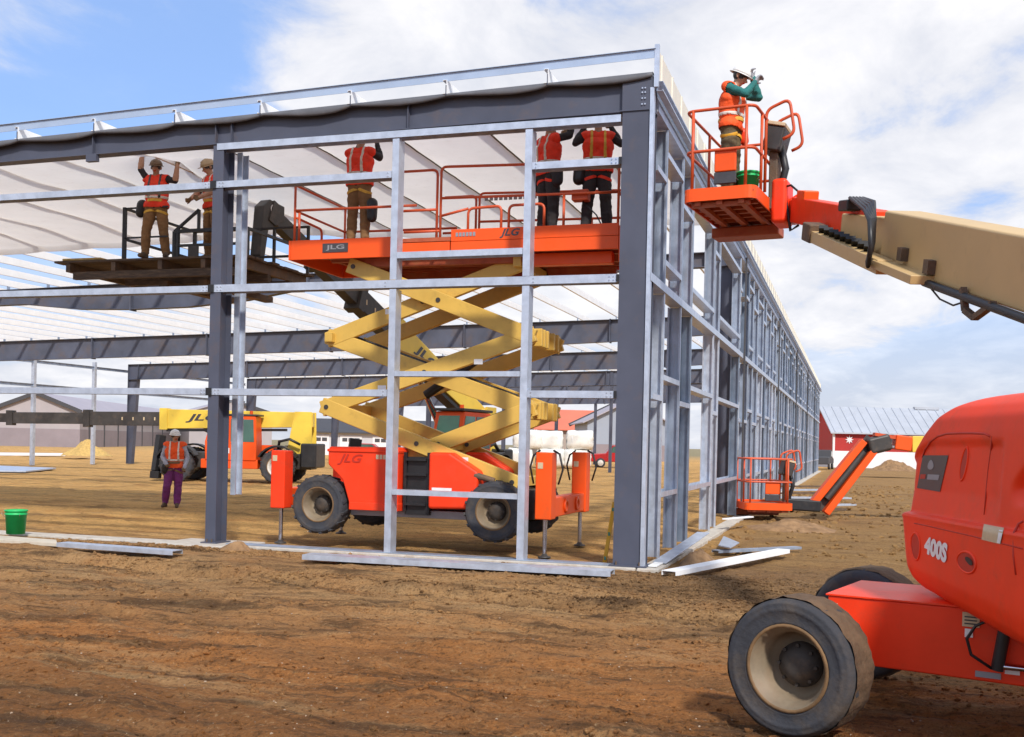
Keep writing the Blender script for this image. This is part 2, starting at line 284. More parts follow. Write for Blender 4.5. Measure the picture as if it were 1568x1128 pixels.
# ------------------------------------------------------------------ ground
def gh(x, y):
    r = math.hypot(x - CAM.x, y - CAM.y)
    u = x * 0.99 - y * 0.135; v = x * 0.135 + y * 0.99
    a = noise.noise(V((x * 0.16, y * 0.16, 1.3))) * 0.05
    b = noise.noise(V((u * 0.22, v * 1.5, 4.1))); b = (abs(b) - 0.25) * 0.12
    c = noise.noise(V((u * 0.9, v * 3.4, 9.0))) * 0.030
    d = e = 0.0
    if r < 45:
        d = noise.noise(V((u * 4.0, v * 7.5, 2.0))) * 0.020 + noise.noise(V((x * 15, y * 15, 5.0))) * 0.012 + noise.noise(V((x * 34, y * 34, 1.0))) * 0.006
        e = max(0.0, noise.noise(V((u * 1.3, v * 3.4, 7.0))) - 0.12) * 0.10
    k = 1.0
    if -40 < x < 1.5: k = min(1.0, 0.25 + abs(y) * 0.35)
    if y > 0.3: k *= 0.6
    if x > 0 and y > -1: k *= 0.9
    h = (a + b + c + e) * k + d * (0.5 + 0.5 * k)
    # tyre rut in front of the wall
    q = y + 3.55 + 0.135 * (x + 1.0) + 0.10 * noise.noise(V((x * 0.5, 0, 0)))
    if -9 < x < 6: h += -0.11 * math.exp(-(q / 0.14) ** 2) + 0.075 * math.exp(-((q - 0.28) / 0.15) ** 2)
    q = y + 7.0 + 0.2 * (x + 1.0) + 0.12 * noise.noise(V((x * 0.6, 3, 0)))
    if -9 < x < 2: h += -0.05 * math.exp(-(q / 0.11) ** 2) + 0.03 * math.exp(-((q + 0.25) / 0.15) ** 2)
    # lug marks of a tyre track, slanting across the foreground
    for off, dep in ((5.35, .05), (8.1, .045)):
        q = y + off + 0.16 * x + 0.18 * noise.noise(V((x * 0.35, off, 1)))
        if abs(q) < 0.45 and -10 < x < 2.2:
            k2 = 0.5 + 0.5 * noise.noise(V((x * 0.6, off, 5))); w = max(0.0, 1 - (abs(q) / 0.26) ** 4)
            h += k2 * (-dep * w + 0.03 * w * (0.5 + 0.5 * math.sin(x * 26 + abs(q) * 14)) + 0.04 * math.exp(-((abs(q) - 0.33) / 0.07) ** 2))
    h -= 0.012
    # rise towards the corner's spoil
    h += 0.05 * math.exp(-((x - 0.9) ** 2 / 0.5 + (y + 1.2) ** 2 / 0.8))
    return h * max(0.0, min(1.0, 1.6 - r / 120)) - (0.0 if r < 200 else (r - 200) * 0.0004)
def make_ground():
    ang = []
    a = -180.0
    va = math.degrees(CAM_YAW)
    while a < 180:
        ang.append(a); k = abs(a)
        a += 0.13 if k < 30 else 0.5 if k < 50 else 4.0
    na = len(ang); rad = [0.5]
    while rad[-1] < 3000: rad.append(rad[-1] * (1.0085 if 4.5 < rad[-1] < 20 else 1.018 if rad[-1] < 40 else 1.03 if rad[-1] < 140 else 1.12))
    vs = []
    for r in rad:
        for a in ang:
            t = R(a) + CAM_YAW; x = CAM.x - math.sin(t) * r; y = CAM.y + math.cos(t) * r
            vs.append((x, y, gh(x, y)))
    nr = len(rad); fs = [(i*na+j, i*na+(j+1) % na, (i+1)*na+(j+1) % na, (i+1)*na+j) for i in range(nr-1) for j in range(na)]
    vs.append((CAM.x, CAM.y, gh(CAM.x, CAM.y))); q = len(vs)-1; fs += [(q, (j+1) % na, j) for j in range(na)]
    me = bpy.data.meshes.new('ground'); me.from_pydata(vs, [], fs); me.polygons.foreach_set('use_smooth', [True]*len(fs)); me.update()
    o = bpy.data.objects.new('ground', me); COL.objects.link(o); o['kind'] = 'structure'; o['label'] = 'rutted orange brown dirt of the building site'
    m = bpy.data.materials.new('dirt'); m.use_nodes = True; t = m.node_tree; b = t.nodes['Principled BSDF']; N = t.nodes.new; L = t.links.new
    g = N('ShaderNodeNewGeometry'); mp = N('ShaderNodeMapping'); L(g.outputs['Position'], mp.inputs[0]); mp.inputs['Rotation'].default_value = (0, 0, R(8)); mp.inputs['Scale'].default_value = (0.28, 1.0, 1)
    def nz(scale, vec, det=8, ro=0.6, dist=0.0):
        n = N('ShaderNodeTexNoise'); n.inputs['Scale'].default_value = scale; n.inputs['Detail'].default_value = det; n.inputs['Roughness'].default_value = ro; n.inputs['Distortion'].default_value = dist; L(vec, n.inputs['Vector']); return n.outputs[0]
    def rng(v, a, b_, c=0.0, d=1.0):
        n = N('ShaderNodeMapRange'); n.inputs[1].default_value = a; n.inputs[2].default_value = b_; n.inputs[3].default_value = c; n.inputs[4].default_value = d; L(v, n.inputs[0]); return n.outputs[0]
    def mix(f, a, b_):
        n = N('ShaderNodeMixRGB')
        if isinstance(f, float): n.inputs[0].default_value = f
        else: L(f, n.inputs[0])
        for i, q in ((1, a), (2, b_)):
            if isinstance(q, tuple): n.inputs[i].default_value = q
            else: L(q, n.inputs[i])
        return n.outputs[0]
    def mth(op, a, b_):
        n = N('ShaderNodeMath'); n.operation = op
        for i, q in enumerate((a, b_)):
            if isinstance(q, (int, float)): n.inputs[i].default_value = q
            else: L(q, n.inputs[i])
        return n.outputs[0]
    sp = N('ShaderNodeSeparateXYZ'); L(g.outputs['Position'], sp.inputs[0])
    st = mp.outputs[0]; po = g.outputs['Position']
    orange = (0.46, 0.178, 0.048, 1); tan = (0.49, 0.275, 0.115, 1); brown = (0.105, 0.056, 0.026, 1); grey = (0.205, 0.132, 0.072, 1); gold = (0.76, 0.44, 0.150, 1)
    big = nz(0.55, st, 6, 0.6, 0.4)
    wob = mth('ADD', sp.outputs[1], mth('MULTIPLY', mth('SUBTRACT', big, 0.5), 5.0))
    zone_in = rng(wob, 0.0, 2.5)                      # inside the building: pale gold, lightened to offset the roof's shadow
    zone_fg = rng(wob, -4.0, -7.0)                    # towards the camera: orange
    zone_dk = rng(wob, -7.4, -9.2)                    # nearest strip: churned and dark
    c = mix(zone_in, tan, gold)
    c = mix(mth('MULTIPLY', zone_fg, 0.85), c, orange)
    c = mix(mth('MULTIPLY', zone_dk, 0.50), c, brown)
    # damp streaks and churned patches
    s1 = rng(nz(1.1, st, 9, 0.68, 0.3), 0.50, 0.66); s2 = rng(nz(3.2, st, 8, 0.65), 0.53, 0.70); s3 = rng(nz(0.9, po, 8, 0.6), 0.52, 0.68)
    c = mix(mth('MULTIPLY', s1, 0.62), c, brown); c = mix(mth('MULTIPLY', s2, 0.50), c, grey); c = mix(mth('MULTIPLY', s3, 0.35), c, orange)
    mp2 = N('ShaderNodeMapping'); L(po, mp2.inputs[0]); mp2.inputs['Rotation'].default_value = (0, 0, R(9)); mp2.inputs['Scale'].default_value = (0.16, 1.0, 1); st2 = mp2.outputs[0]
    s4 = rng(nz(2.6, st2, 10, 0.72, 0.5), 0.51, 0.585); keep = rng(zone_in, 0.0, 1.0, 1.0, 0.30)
    c = mix(mth('MULTIPLY', mth('MULTIPLY', s4, keep), 0.70), c, (0.075, 0.042, 0.021, 1))
    s5 = rng(nz(1.5, st2, 9, 0.7, 0.4), 0.54, 0.64); c = mix(mth('MULTIPLY', s5, 0.45), c, (0.62, 0.40, 0.19, 1))
    s6 = rng(nz(6.5, st2, 8, 0.72), 0.545, 0.63); c = mix(mth('MULTIPLY', mth('MULTIPLY', s6, keep), 0.60), c, (0.085, 0.05, 0.028, 1))
    # churned brown soil beside the right wall and at the corner
    rw = mth('MULTIPLY', rng(mth('ADD', sp.outputs[0], mth('MULTIPLY', mth('SUBTRACT', big, 0.5), 2.0)), -0.6, 0.8), rng(sp.outputs[1], -4.0, -2.0))
    c = mix(mth('MULTIPLY', rw, 0.62), c, (0.19, 0.112, 0.055, 1))
    l1 = rng(nz(2.0, st, 9, 0.7), 0.55, 0.75); c = mix(mth('MULTIPLY', l1, 0.45), c, (0.60, 0.40, 0.20, 1))
    f1 = nz(9.0, po, 8, 0.75); c = mix(rng(f1, 0.54, 0.70, 0.0, 0.75), c, (0.085, 0.048, 0.024, 1)); f3 = nz(19.0, po, 6, 0.75); c = mix(rng(f3, 0.55, 0.68, 0.0, 0.6), c, (0.085, 0.048, 0.024, 1)); c = mix(rng(f3, 0.42, 0.30, 0.0, 0.45), c, (0.66, 0.43, 0.21, 1)); c = mix(rng(f1, 0.44, 0.25, 0.0, 0.55), c, (0.60, 0.37, 0.16, 1))
    f2 = nz(38.0, po, 5, 0.7); c = mix(rng(f2, 0.54, 0.68, 0.0, 0.7), c, (0.09, 0.052, 0.028, 1)); c = mix(rng(f2, 0.40, 0.24, 0.0, 0.5), c, (0.62, 0.47, 0.32, 1))
    # far fields: dull winter grass
    ln = N('ShaderNodeVectorMath'); ln.operation = 'LENGTH'; L(po, ln.inputs[0]); far = rng(ln.outputs['Value'], 110, 220)
    c = mix(far, c, (0.26, 0.22, 0.13, 1))
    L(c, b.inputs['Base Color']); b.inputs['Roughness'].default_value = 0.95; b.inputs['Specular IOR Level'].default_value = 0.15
    hsum = mth('ADD', mth('ADD', mth('MULTIPLY', f1, 0.6), mth('MULTIPLY', f3, 0.45)), mth('ADD', mth('MULTIPLY', f2, 0.35), mth('MULTIPLY', nz(3.0, st, 8, 0.7), 1.3)))
    bp = N('ShaderNodeBump'); bp.inputs['Strength'].default_value = 1.0; bp.inputs['Distance'].default_value = 0.075; L(hsum, bp.inputs['Height']); L(bp.outputs[0], b.inputs['Normal'])
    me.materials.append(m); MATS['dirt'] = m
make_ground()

def lump(r, seed, fl=0.7, n=1):
    bm = bmesh.new(); bmesh.ops.create_icosphere(bm, subdivisions=n, radius=r)
    for v in bm.verts:
        k = 1 + 0.75 * noise.noise(v.co / r * 1.5 + V((seed * 3.1, seed, 0))); v.co = V((v.co.x * k, v.co.y * k, v.co.z * k * fl))
    vs = [v.co.copy() for v in bm.verts]; fs = [tuple(q.index for q in f.verts) for f in bm.faces]; bm.free(); return vs, fs
LUMPS = [lump(1.0, i) for i in range(8)]
def scatter(name, m, n, fn, label, smooth=False):
    mb = MB()
    for i in range(n):
        x, y, r = fn(); vs, fs = random.choice(LUMPS); a = random.uniform(0, 6.28); ca, sa = math.cos(a), math.sin(a); sx = random.uniform(0.8, 1.6); z = gh(x, y)
        mb.add([(x + (v.x*ca*sx - v.y*sa)*r, y + (v.x*sa*sx + v.y*ca)*r, z + v.z*r + r*0.15) for v in vs], fs, smooth)
    return ob(name, mb, m, kind='stuff', label=label)
def vis(y0, y1):            # random ground point inside the camera's wedge
    D = math.exp(random.uniform(math.log(y0), math.log(y1))); u = random.uniform(-0.52, 0.52) * D
    p = CAM + fw * D + rt * u; return p.x, p.y, D
def f_clod():
    while True:
        x, y, D = vis(5.5, 15)
        if random.random() < 0.35 + 0.9 * max(0, noise.noise(V((x * 0.5, y * 1.2, 3)))): return x, y, random.choice((0.006, 0.008, 0.010, 0.013, 0.02)) * random.uniform(0.7, 1.2)
scatter('dirt_clods', 'dirt', 3200, f_clod, 'small brown clods strewn over the foreground dirt')
def f_rut():
    x = random.uniform(-7, 4); k = random.choice((0, 0, 0, 1, 2))
    y = (-3.55 - .135*(x + 1) - .10*noise.noise(V((x*.5, 0, 0)))) if k == 0 else (-(5.35, 8.1)[k - 1] - .16*x)
    return x, y + random.choice((-1, 1, 1))*abs(random.gauss(.30, .14)), random.uniform(.007, .03)*random.uniform(.6, 1)
scatter('rut_clods', 'dirt', 3000, f_rut, 'crumbled soil along the edges of the tyre ruts')
def f_corner():
    x = random.gauss(1.2, 1.5); y = random.gauss(-1.9, 0.75); return x, y, random.uniform(0.008, 0.024)
scatter('churned_clods', 'dirt', 4200, f_corner, 'churned clods of soil before the building corner')
def f_peb():
    x, y, D = vis(5.5, 13); return x, y, random.uniform(0.004, 0.009)
scatter('pebbles', 'stone', 450, f_peb, 'pale pebbles scattered in the dirt')
def f_wall():
    return random.uniform(-9.5, -0.3), random.gauss(-0.55, 0.16), random.uniform(0.010, 0.032)
scatter('wall_foot_clods', 'dirt', 1300, f_wall, 'dirt clods heaped along the front footing')
def f_right():
    y = random.uniform(3, 42); return random.uniform(0.3, 5.5), y, random.uniform(0.02, 0.07)
scatter('trench_clods', 'dirt', 900, f_right, 'clods of soil beside the long right wall')
def mound(name, label, c, rx, ry, h, m, cat=None, seed=0):
    mb = MB(); rows = []
    for i in range(15):
        q = i / 14
        row = []
        for j in range(36):
            a = 2 * math.pi * j / 36; k = 1 + 0.28 * noise.noise(V((math.cos(a) * 1.3 + seed, math.sin(a) * 1.3, q * 2)))
            x = c[0] + math.cos(a) * rx * q * k; y = c[1] + math.sin(a) * ry * q * k
            hh = h * (math.cos(q * math.pi) * 0.5 + 0.5) * (1 + 0.5 * noise.noise(V((x * 2.4 / rx, y * 2.4 / ry, seed)))) + 0.22 * h * (1 - q) * noise.noise(V((x * 7 / rx, y * 7 / ry, seed))) + 0.10 * h * noise.noise(V((x * 19 / rx, y * 19 / ry, seed)))
            row.append((x, y, c[2] + hh - 0.06 * q))
        rows.append(row)
    mb.grid(rows, True, True)
    o = ob(name, mb, m, label=label)
    if cat: o['category'] = cat
    else: o['kind'] = 'structure'
    return o
mound('dirt_pile', 'low brown heap of soil among cut metal strips by corner', (0.55, 1.35, -0.02), 0.42, 0.9, 0.20, 'clod', 'dirt pile', 3)
mound('dirt_pile', 'small orange soil heap against the left column footing', (-6.15, -0.42, -0.03), 0.55, 0.25, 0.14, 'clod', 'dirt pile', 8)
mound('dirt_pile', 'dark trench spoil heap in front of the lowered orange basket', (1.4, 9.2, -0.03), 1.6, 1.0, 0.2, 'clod', 'dirt pile', 5)
mound('dirt_pile', 'long churned spoil heap beyond the lowered boom before barn', tuple(at(1368, 719, D=72)), 2.0, 1.4, 0.55, 'clod', 'dirt pile', 11)
mound('straw_pile', 'golden straw pile behind the dark telescopic boom', tuple(at(132, 696, D=75)), 1.9, 1.4, 0.95, 'straw', 'straw pile', 2)

# ------------------------------------------------------------------ steel building
B = thing('steel_frame_building', 'long unfinished steel frame building with slate columns and galvanized wall studs', 'building', (0, 0, 0))
WID, LEN, BAY, SLOPE = 38.0, 78.0, 13.0, 0.0215
pz = lambda x: 6.80 + SLOPE * x              # underside of the roof purlins
def pbox(name, m, *a, bevel=0.0, parent=B): return ob(name, MB().bb(*a), m, parent, bevel=bevel)
# front end wall columns
def front_col(x0, x1, top, name='column'):
    mb = MB(); xm = (x0 + x1) / 2; w = x1 - x0
    mb.bb(x0, x1, 0, 0.016, 0.05, top); mb.bb(x0, x1, 0.30, 0.316, 0.05, top); mb.bb(xm - 0.006, xm + 0.006, 0.016, 0.30, 0.05, top)
    o = ob(name, mb, 'slate', B)
    ob('base_plate', MB().bb(x0 - 0.05, x1 + 0.05, -0.05, 0.36, 0.03, 0.05), 'slate', o)
    for bx in (x0 + 0.05, x1 - 0.05): ob('bolt', MB().cyl((bx, -0.025, 0.05), (bx, -0.025, 0.10), 0.012, n=8), 'rusty_steel', o)
    return o
cc = front_col(-0.435, -0.012, 6.30)
front_col(-6.93, -6.745, 6.24); front_col(-13.4, -13.2, 6.15); front_col(-19.9, -19.5, 6.05)
# galvanized post clipped behind the left column
ob('stud', MB().chan((-6.70, 0.42, 0.78), (-6.70, 0.42, 6.2), 0.2, 0.09, upv=(0, 1, 0), flip=-1), 'galvanized', B)
# front rafter (tapered I beam) and its end block
mb = MB()
xs = [-0.45, -6.75, -13.2, -19.7, -38]
rb = lambda x: 6.30 + 0.0063 * x if x > -12 else 6.224 + 0.0215 * (x + 12)
for a, b in zip(xs[:-1], xs[1:]):
    for (z0, z1, y0, y1) in ((lambda x: rb(x), lambda x: rb(x) + 0.016, -0.01, 0.21), (lambda x: pz(x) - 0.026, lambda x: pz(x) - 0.01, -0.01, 0.21), (lambda x: rb(x) + 0.016, lambda x: pz(x) - 0.026, 0.07, 0.082)):
        mb.add([(a, y0, z0(a)), (b, y0, z0(b)), (b, y1, z0(b)), (a, y1, z0(a)), (a, y0, z1(a)), (b, y0, z1(b)), (b, y1, z1(b)), (a, y1, z1(a))], [(0, 1, 2, 3), (4, 7, 6, 5), (0, 4, 5, 1), (1, 5, 6, 2), (2, 6, 7, 3), (3, 7, 4, 0)])
raf = ob('rafter', mb, 'slate', B)
for x in (-3.65, -6.62, -6.9, -9.2, -11.2): ob('stiffener', MB().bb(x - 0.006, x + 0.006, -0.004, 0.068, rb(x) + 0.02, pz(x) - 0.03), 'slate', raf)
ob('stiffener', MB().bb(-9.3, -9.1, -0.03, 0.05, rb(-9.2) - 0.12, rb(-9.2) - 0.004), 'slate', raf)
eb = ob('end_block', MB().bb(-0.44, -0.012, -0.012, 0.30, 6.318, 6.755), 'slate', B)
for bx in (-0.12, -0.16):
    for z in (6.38, 6.46, 6.54, 6.60): ob('bolt', MB().cyl((bx, -0.03, z), (bx, -0.012, z), 0.011, n=8), 'galvanized', eb)
ob('cap_plate', MB().bb(-0.47, -0.0, -0.02, 0.32, 6.302, 6.316), 'slate', eb)
# grey membrane hanging in scallops over the front rafter
mb = MB(); rows = []
n = 230
for i in range(n):
    x = -0.02 - i * 0.078; k = (-(x + 1.5) / 1.524) % 1.0
    sc = math.sin(k * math.pi); drop = 0.05 + 0.10 * sc ** 0.7 * (0.75 + 0.6 * noise.noise(V((x * 0.5, 1, 0)))) * (0.4 + 0.9 * (1 - k))
    zt = pz(x) + 0.012 - 0.0 ; w = 0.012 * noise.noise(V((x * 3, 2, 0))); row = [(x, 0.12, zt)]
    for j in range(6):
        q = j / 5; row.append((x, -0.025 - 0.035 * math.sin(q * 2.6) + w * q * 2, zt - drop * q))
    rows.append(row)
mb.grid(rows); ob('membrane', mb, 'membrane', B, solid=0.004)
# roof purlins, running back from the front wall
xp = -1.5; k = 0
while xp > -WID:
    z = pz(xp) + 0.10
    ob('purlin', MB().chan((xp, -0.06, z), (xp, LEN, z), 0.20, 0.06, 0.005, 0.018, flip=-1), 'purlin_white', B)
    ob('purlin_clip', MB().bb(xp - 0.012, xp - 0.002, -0.075, 0.03, z - 0.13, z + 0.02), 'slate', B)
    xp -= 1.524; k += 1
ob('eave_strut', MB().chan((-0.03, 0, 6.70), (-0.03, LEN, 6.70), 0.22, 0.09, flip=-1), 'galvanized', B)
# rake angle high above the front rafter and its little posts
mb = MB(); mb.extrude([(-0.004, -0.06), (0.004, -0.06), (0.004, 0.065), (-0.03, 0.065), (-0.03, 0.059), (-0.004, 0.059)], (0.02, -0.03, 7.06), (-WID, -0.03, 7.06 - 0.0262 * WID)); ob('rake_angle', mb, 'rake_metal', B)
for i in range(0, 24, 3):
    x = -1.5 - 1.524 * i - 6.1
    if x > -WID: ob('rake_post', MB().bar((x, -0.022, pz(x) + 0.19), (x, -0.022, 7.05 + 0.0262 * x), 0.035, 0.008), 'galvanized', B)
# ribbed cream eave fascia above the right wall
mb = MB(); mb.bb(0.03, 0.042, 0.02, LEN, 6.74, 7.13); ef = ob('eave_fascia', mb, 'cream_trim', B)
for i in range(86):
    y = 0.25 + i * 0.9; ob('rib', MB().bb(0.042, 0.062, y, y + 0.05, 6.745, 7.125), 'cream_trim', ef)
ob('gutter', MB().chan((0.03, 0.0, 6.62), (0.03, LEN, 6.62), 0.13, 0.09, flip=1), 'galvanized', B)
ob('corner_cap', MB().bb(0.0, 0.064, -0.045, 0.018, 6.6, 7.18), 'galvanized', B)
# interior frames: rafters on standoff clips, tapered side columns, inner posts
for k in range(1, 7):
    Y = BAY * k; mb = MB(); pts = []
    for i in range(20):
        x = -0.35 - i * (WID - 0.35) / 19
        dpt = 0.90
        if k == 1: dpt = 0.38 + 0.42 * math.exp(-((x + 17) / 3.6) ** 4) + (0.1 if x < -20 else 0)
        elif x > -8: dpt = 0.62 + 0.28 * min(1, abs(x + 0.35) / 7)
        pts.append((x, pz(x) - 0.12, pz(x) - 0.12 - dpt))
    for (x0, t0, b0), (x1, t1, b1) in zip(pts[:-1], pts[1:]):
        for (za0, za1, zb0, zb1, w) in ((b0, b0 + .018, b1, b1 + .018, .13), (t0 - .018, t0, t1 - .018, t1, .13), (b0 + .018, t0 - .018, b1 + .018, t1 - .018, .006)):
            mb.add([(x0, Y - w, za0), (x1, Y - w, zb0), (x1, Y + w, zb0), (x0, Y + w, za0), (x0, Y - w, za1), (x1, Y - w, zb1), (x1, Y + w, zb1), (x0, Y + w, za1)], [(0, 1, 2, 3), (4, 7, 6, 5), (0, 4, 5, 1), (1, 5, 6, 2), (2, 6, 7, 3), (3, 7, 4, 0)])
    rf = ob('rafter', mb, 'slate_rusty', B)
    for i in (3, 6, 9, 12, 15):
        x0, t0, b0 = pts[i]; ob('splice_plate', MB().bb(x0 - 0.02, x0 + 0.02, Y - 0.15, Y + 0.15, b0 - 0.04, t0 + 0.02), 'slate_rusty', rf)
    xp = -1.5
    while xp > -WID + 0.5:
        ob('purlin_clip', MB().bb(xp - 0.02, xp + 0.0, Y - 0.06, Y + 0.06, pz(xp) - 0.12, pz(xp) + 0.0), 'galvanized_dull', rf); xp -= 1.524
    for sgn, xo in ((1, -0.28), (-1, -WID)):
        mb = MB(); d0, d1 = 0.36, 0.72; top = pz(xo) - 0.13
        for (f0, f1, g0, g1, w) in ((0, .014, 0, .014, .138), (d0 - .014, d0, d1 - .014, d1, .138), (.014, d0 - .014, .014, d1 - .014, .010)):
            q = lambda f: xo - f * sgn
            mb.add([(q(f0), Y - w, 0.03), (q(f1), Y - w, 0.03), (q(f1), Y + w, 0.03), (q(f0), Y + w, 0.03), (q(g0), Y - w, top), (q(g1), Y - w, top), (q(g1), Y + w, top), (q(g0), Y + w, top)], [(0, 1, 2, 3), (4, 7, 6, 5), (0, 4, 5, 1), (1, 5, 6, 2), (2, 6, 7, 3), (3, 7, 4, 0)])
        ob('column', mb, 'slate', B)
    if k >= 3: ob('post', MB().ibeam((-19, Y, 0.03), (-19, Y, pz(-19) - 1.03), 0.22, 0.22, upv=(0, 1, 0)), 'slate', B)
for (x, y) in ((-11.9, 52), (-38.2, 31.5), (-38.2, 36.2)):
    ob('post', MB().bb(x - 0.09, x + 0.09, y - 0.09, y + 0.09, 0.02, pz(x) - 0.2), 'slate' if x > -20 else 'galvanized', B)
for z in (5.45, 4.2): ob('girt', MB().chan((-38.2, 26, z), (-38.2, 52, z), 0.16, 0.06), 'galvanized_dull', B)

# front wall framing: studs and girts
GZ = (2.395, 4.005, 5.625, 6.215)
def girt(x0, x1, z, d=0.12, y=-0.006): return ob('girt', MB().chan((x0, y, z), (x1, y, z), d, 0.20, 0.004, 0.02, flip=-1 if x1 > x0 else 1), 'galvanized', B)
def hgirt(x0, x1, z, h=0.10):
    # C section laid on its side: flange to the front, web horizontal
    mb = MB(); mb.bb(x0, x1, -0.012, -0.007, z - h/2, z + h/2); mb.bb(x0, x1, -0.007, 0.19, z + h/2 - 0.005, z + h/2); mb.bb(x0, x1, 0.185, 0.19, z - h/2, z + h/2 - 0.005)
    return ob('girt', mb, 'galvanized', B)
def stud(x, z0, z1, w=0.105, clip=True):
    mb = MB(); mb.bb(x - w, x, -0.004, 0.001, z0, z1); mb.bb(x - 0.005, x, 0.001, 0.196, z0, z1); mb.bb(x - w, x, 0.196, 0.201, z0, z1); mb.bb(x - w, x - w + 0.005, 0.001, 0.022, z0, z1)
    o = ob('stud', mb, 'galvanized', B)
    return o
S1, S2 = -3.775, -1.725
stud(S1, 0.03, 3.93); stud(S1, 4.07, 6.15); stud(S2, 0.03, 3.93); stud(S2, 4.07, 6.15)
for a, b in ((-6.86, S1 - 0.11), (S2 + 0.005, -0.455)): hgirt(a, b, GZ[0]); hgirt(a, b, GZ[2])
hgirt(-6.86, -0.455, GZ[1], 0.115); hgirt(-6.86, -0.455, GZ[3], 0.10)
hgirt(S1 + 0.005, S2 - 0.11, 0.935, 0.075); hgirt(S1 + 0.005, S2 - 0.11, 2.68, 0.075); hgirt(S1 + 0.005, S2 - 0.11, 4.425, 0.09)
for a, b in ((-13.19, -6.94), (-19.5, -13.42), (-37.8, -19.95)):
    for z in GZ[:3]: hgirt(a, b, z, 0.10)
for z in GZ[:3]:
    ob('girt_clip', MB().bb(-6.96, -6.86, -0.03, -0.014, z - 0.06, z + 0.06), 'black', B)
    ob('girt_clip', MB().bb(-0.47, -0.43, -0.03, -0.014, z - 0.05, z + 0.05), 'black', B)
    for bx in (-6.80, -6.74, -6.99, -7.05, -0.51, -0.57, S1 - .17, S2 + .06):
        for bz in (-.025, .025): ob('bolt', MB().cyl((bx, -.022, z + bz), (bx, -.0125, z + bz), .011, n=6), 'chrome', B)
# bottom tracks and footings
ob('bottom_track', MB().bb(-6.55, -0.46, -0.012, 0.21, 0.031, 0.045), 'galvanized_dull', B)
ob('footing', MB().bb(-6.2, -0.1, -0.10, 0.33, -0.35, 0.028), 'concrete', B, bevel=0.015)
ob('footing', MB().bb(-7.6, -6.22, -0.34, 0.62, -0.35, 0.030), 'concrete', B, bevel=0.015)
ob('footing', MB().bb(-37.0, -7.62, -0.10, 0.33, -0.35, 0.015), 'concrete', B, bevel=0.015)
ob('footing', MB().bb(-0.08, 0.22, -0.12, LEN, -0.35, 0.027), 'concrete', B, bevel=0.015)

# right long wall: studs with deep webs, window openings, girts
def rstud(y, z0, z1, m='galvanized_dull', w=0.09):
    mb = MB(); mb.bb(-0.215, -0.012, y + w - .005, y + w, z0, z1); mb.bb(-0.012, -0.006, y, y + w, z0, z1); mb.bb(-0.22, -0.215, y, y + w, z0, z1); mb.bb(-0.036, -0.012, y, y + 0.005, z0, z1); mb.bb(-0.215, -0.190, y, y + 0.005, z0, z1)
    o = ob('stud', mb, m, B); return o
def rgirt(y0, y1, z, h=0.08, x=-0.006, m='galvanized'):
    mb = MB(); mb.bb(x, x + 0.005, y0, y1, z - h/2, z + h/2); mb.bb(-0.205, x, y0, y1, z - h/2, z - h/2 + 0.005); mb.bb(-0.21, -0.205, y0, y1, z - h/2, z + h/2)
    return ob('girt', mb, m, B)
ob('corner_angle', MB().bb(0.0, 0.006, -0.03, 0.075, 0.03, 6.6), 'galvanized', B)
ob('corner_angle', MB().bb(-0.05, 0.0, -0.03, -0.024, 0.03, 6.6), 'galvanized', B)
mg = MB(); mg.bb(0.01, 0.016, -0.02, LEN, 3.96, 4.075); mg.bb(-0.20, 0.01, 0.35, LEN, 4.069, 4.075); mg.bb(-0.2, 0.01, 0.35, LEN, 3.96, 3.966); ob('girt', mg, 'galvanized', B)
rgirt(0.35, LEN, 6.43, 0.10, x=0.0)
OFF = [1.2, 2.8, 4.0, 7.1, 8.0, 12.2]
for k in range(6):
    y0 = BAY * k; rnd = random.Random(k)
    offs = OFF if k == 0 else [1.5, 2.9, 4.4, 6.3, 7.4, 9.4, 10.6, 12.2]
    win = [(0, 1), (2, 3), (4, 5)] if k == 0 else [(0, 1), (2, 3), (4, 5), (6, 7)]
    for o in offs:
        rstud(y0 + o, 0.05, 3.95, rnd.choice(('galvanized_dull', 'galvanized', 'galvanized_dark'))); rstud(y0 + o + 0.002, 4.08, 6.37, rnd.choice(('galvanized_dull', 'galvanized_dull', 'galvanized_dark')))
    full = [0.33] + offs + [BAY - 0.25]
    for i in range(len(full) - 1):
        a, b = y0 + full[i] + 0.095, y0 + full[i + 1] - 0.005
        isw = (i - 1, i) in win
        if isw:
            rgirt(a, b, 0.98); rgirt(a, b, 2.72); rgirt(a, b, 4.42); rgirt(a, b, 6.02)
        else: rgirt(a, b, 2.40); rgirt(a, b, 5.62)
    if k: ob('downpipe', MB().bb(0.018, 0.06, y0 - 0.04, y0 + 0.04, 0.05, 6.5), 'shed_dark', B)
ob('column', MB().bb(-0.26, -0.24, 0.33, 0.60, 0.03, 6.5), 'slate', B)
# insulation blanket laid over the first bay of purlins, sagging between them
HEADS = [at(238, 391, Y=2.12), at(325, 391, Y=2.4), at(549, 362, Y=1.08), at(838, 347, Y=1.10), at(913, 347, Y=1.12)]    # workers pushing the sheet up
def blz(x, y):
    k = (-(x + 1.5) / 1.524) % 1.0; sag = 0.07 * math.sin(k * math.pi) ** 0.8 * min(1.0, y)
    big = max(0.0, min(1.0, (-x - 6.5) / 3.0)) * min(1.0, y / 1.5); v = noise.noise(V((x * 0.55, y * 0.6, 2)))
    push = max(math.exp(-(((x - q.x) / .42) ** 2 + ((y - q.y) / .5) ** 2)) for q in HEADS) * 0.32
    return push + pz(x) - 0.012 - sag * (1 - 0.6 * big) - big * (0.05 + 0.07 * v + 0.02 * math.sin(y * 1.3 + x * 0.5)) + 0.012 * noise.noise(V((x * 2.5, y * 2.0, 4))) * min(1.0, y)
mb = MB(); rows = []
ny, nx = 60, 190
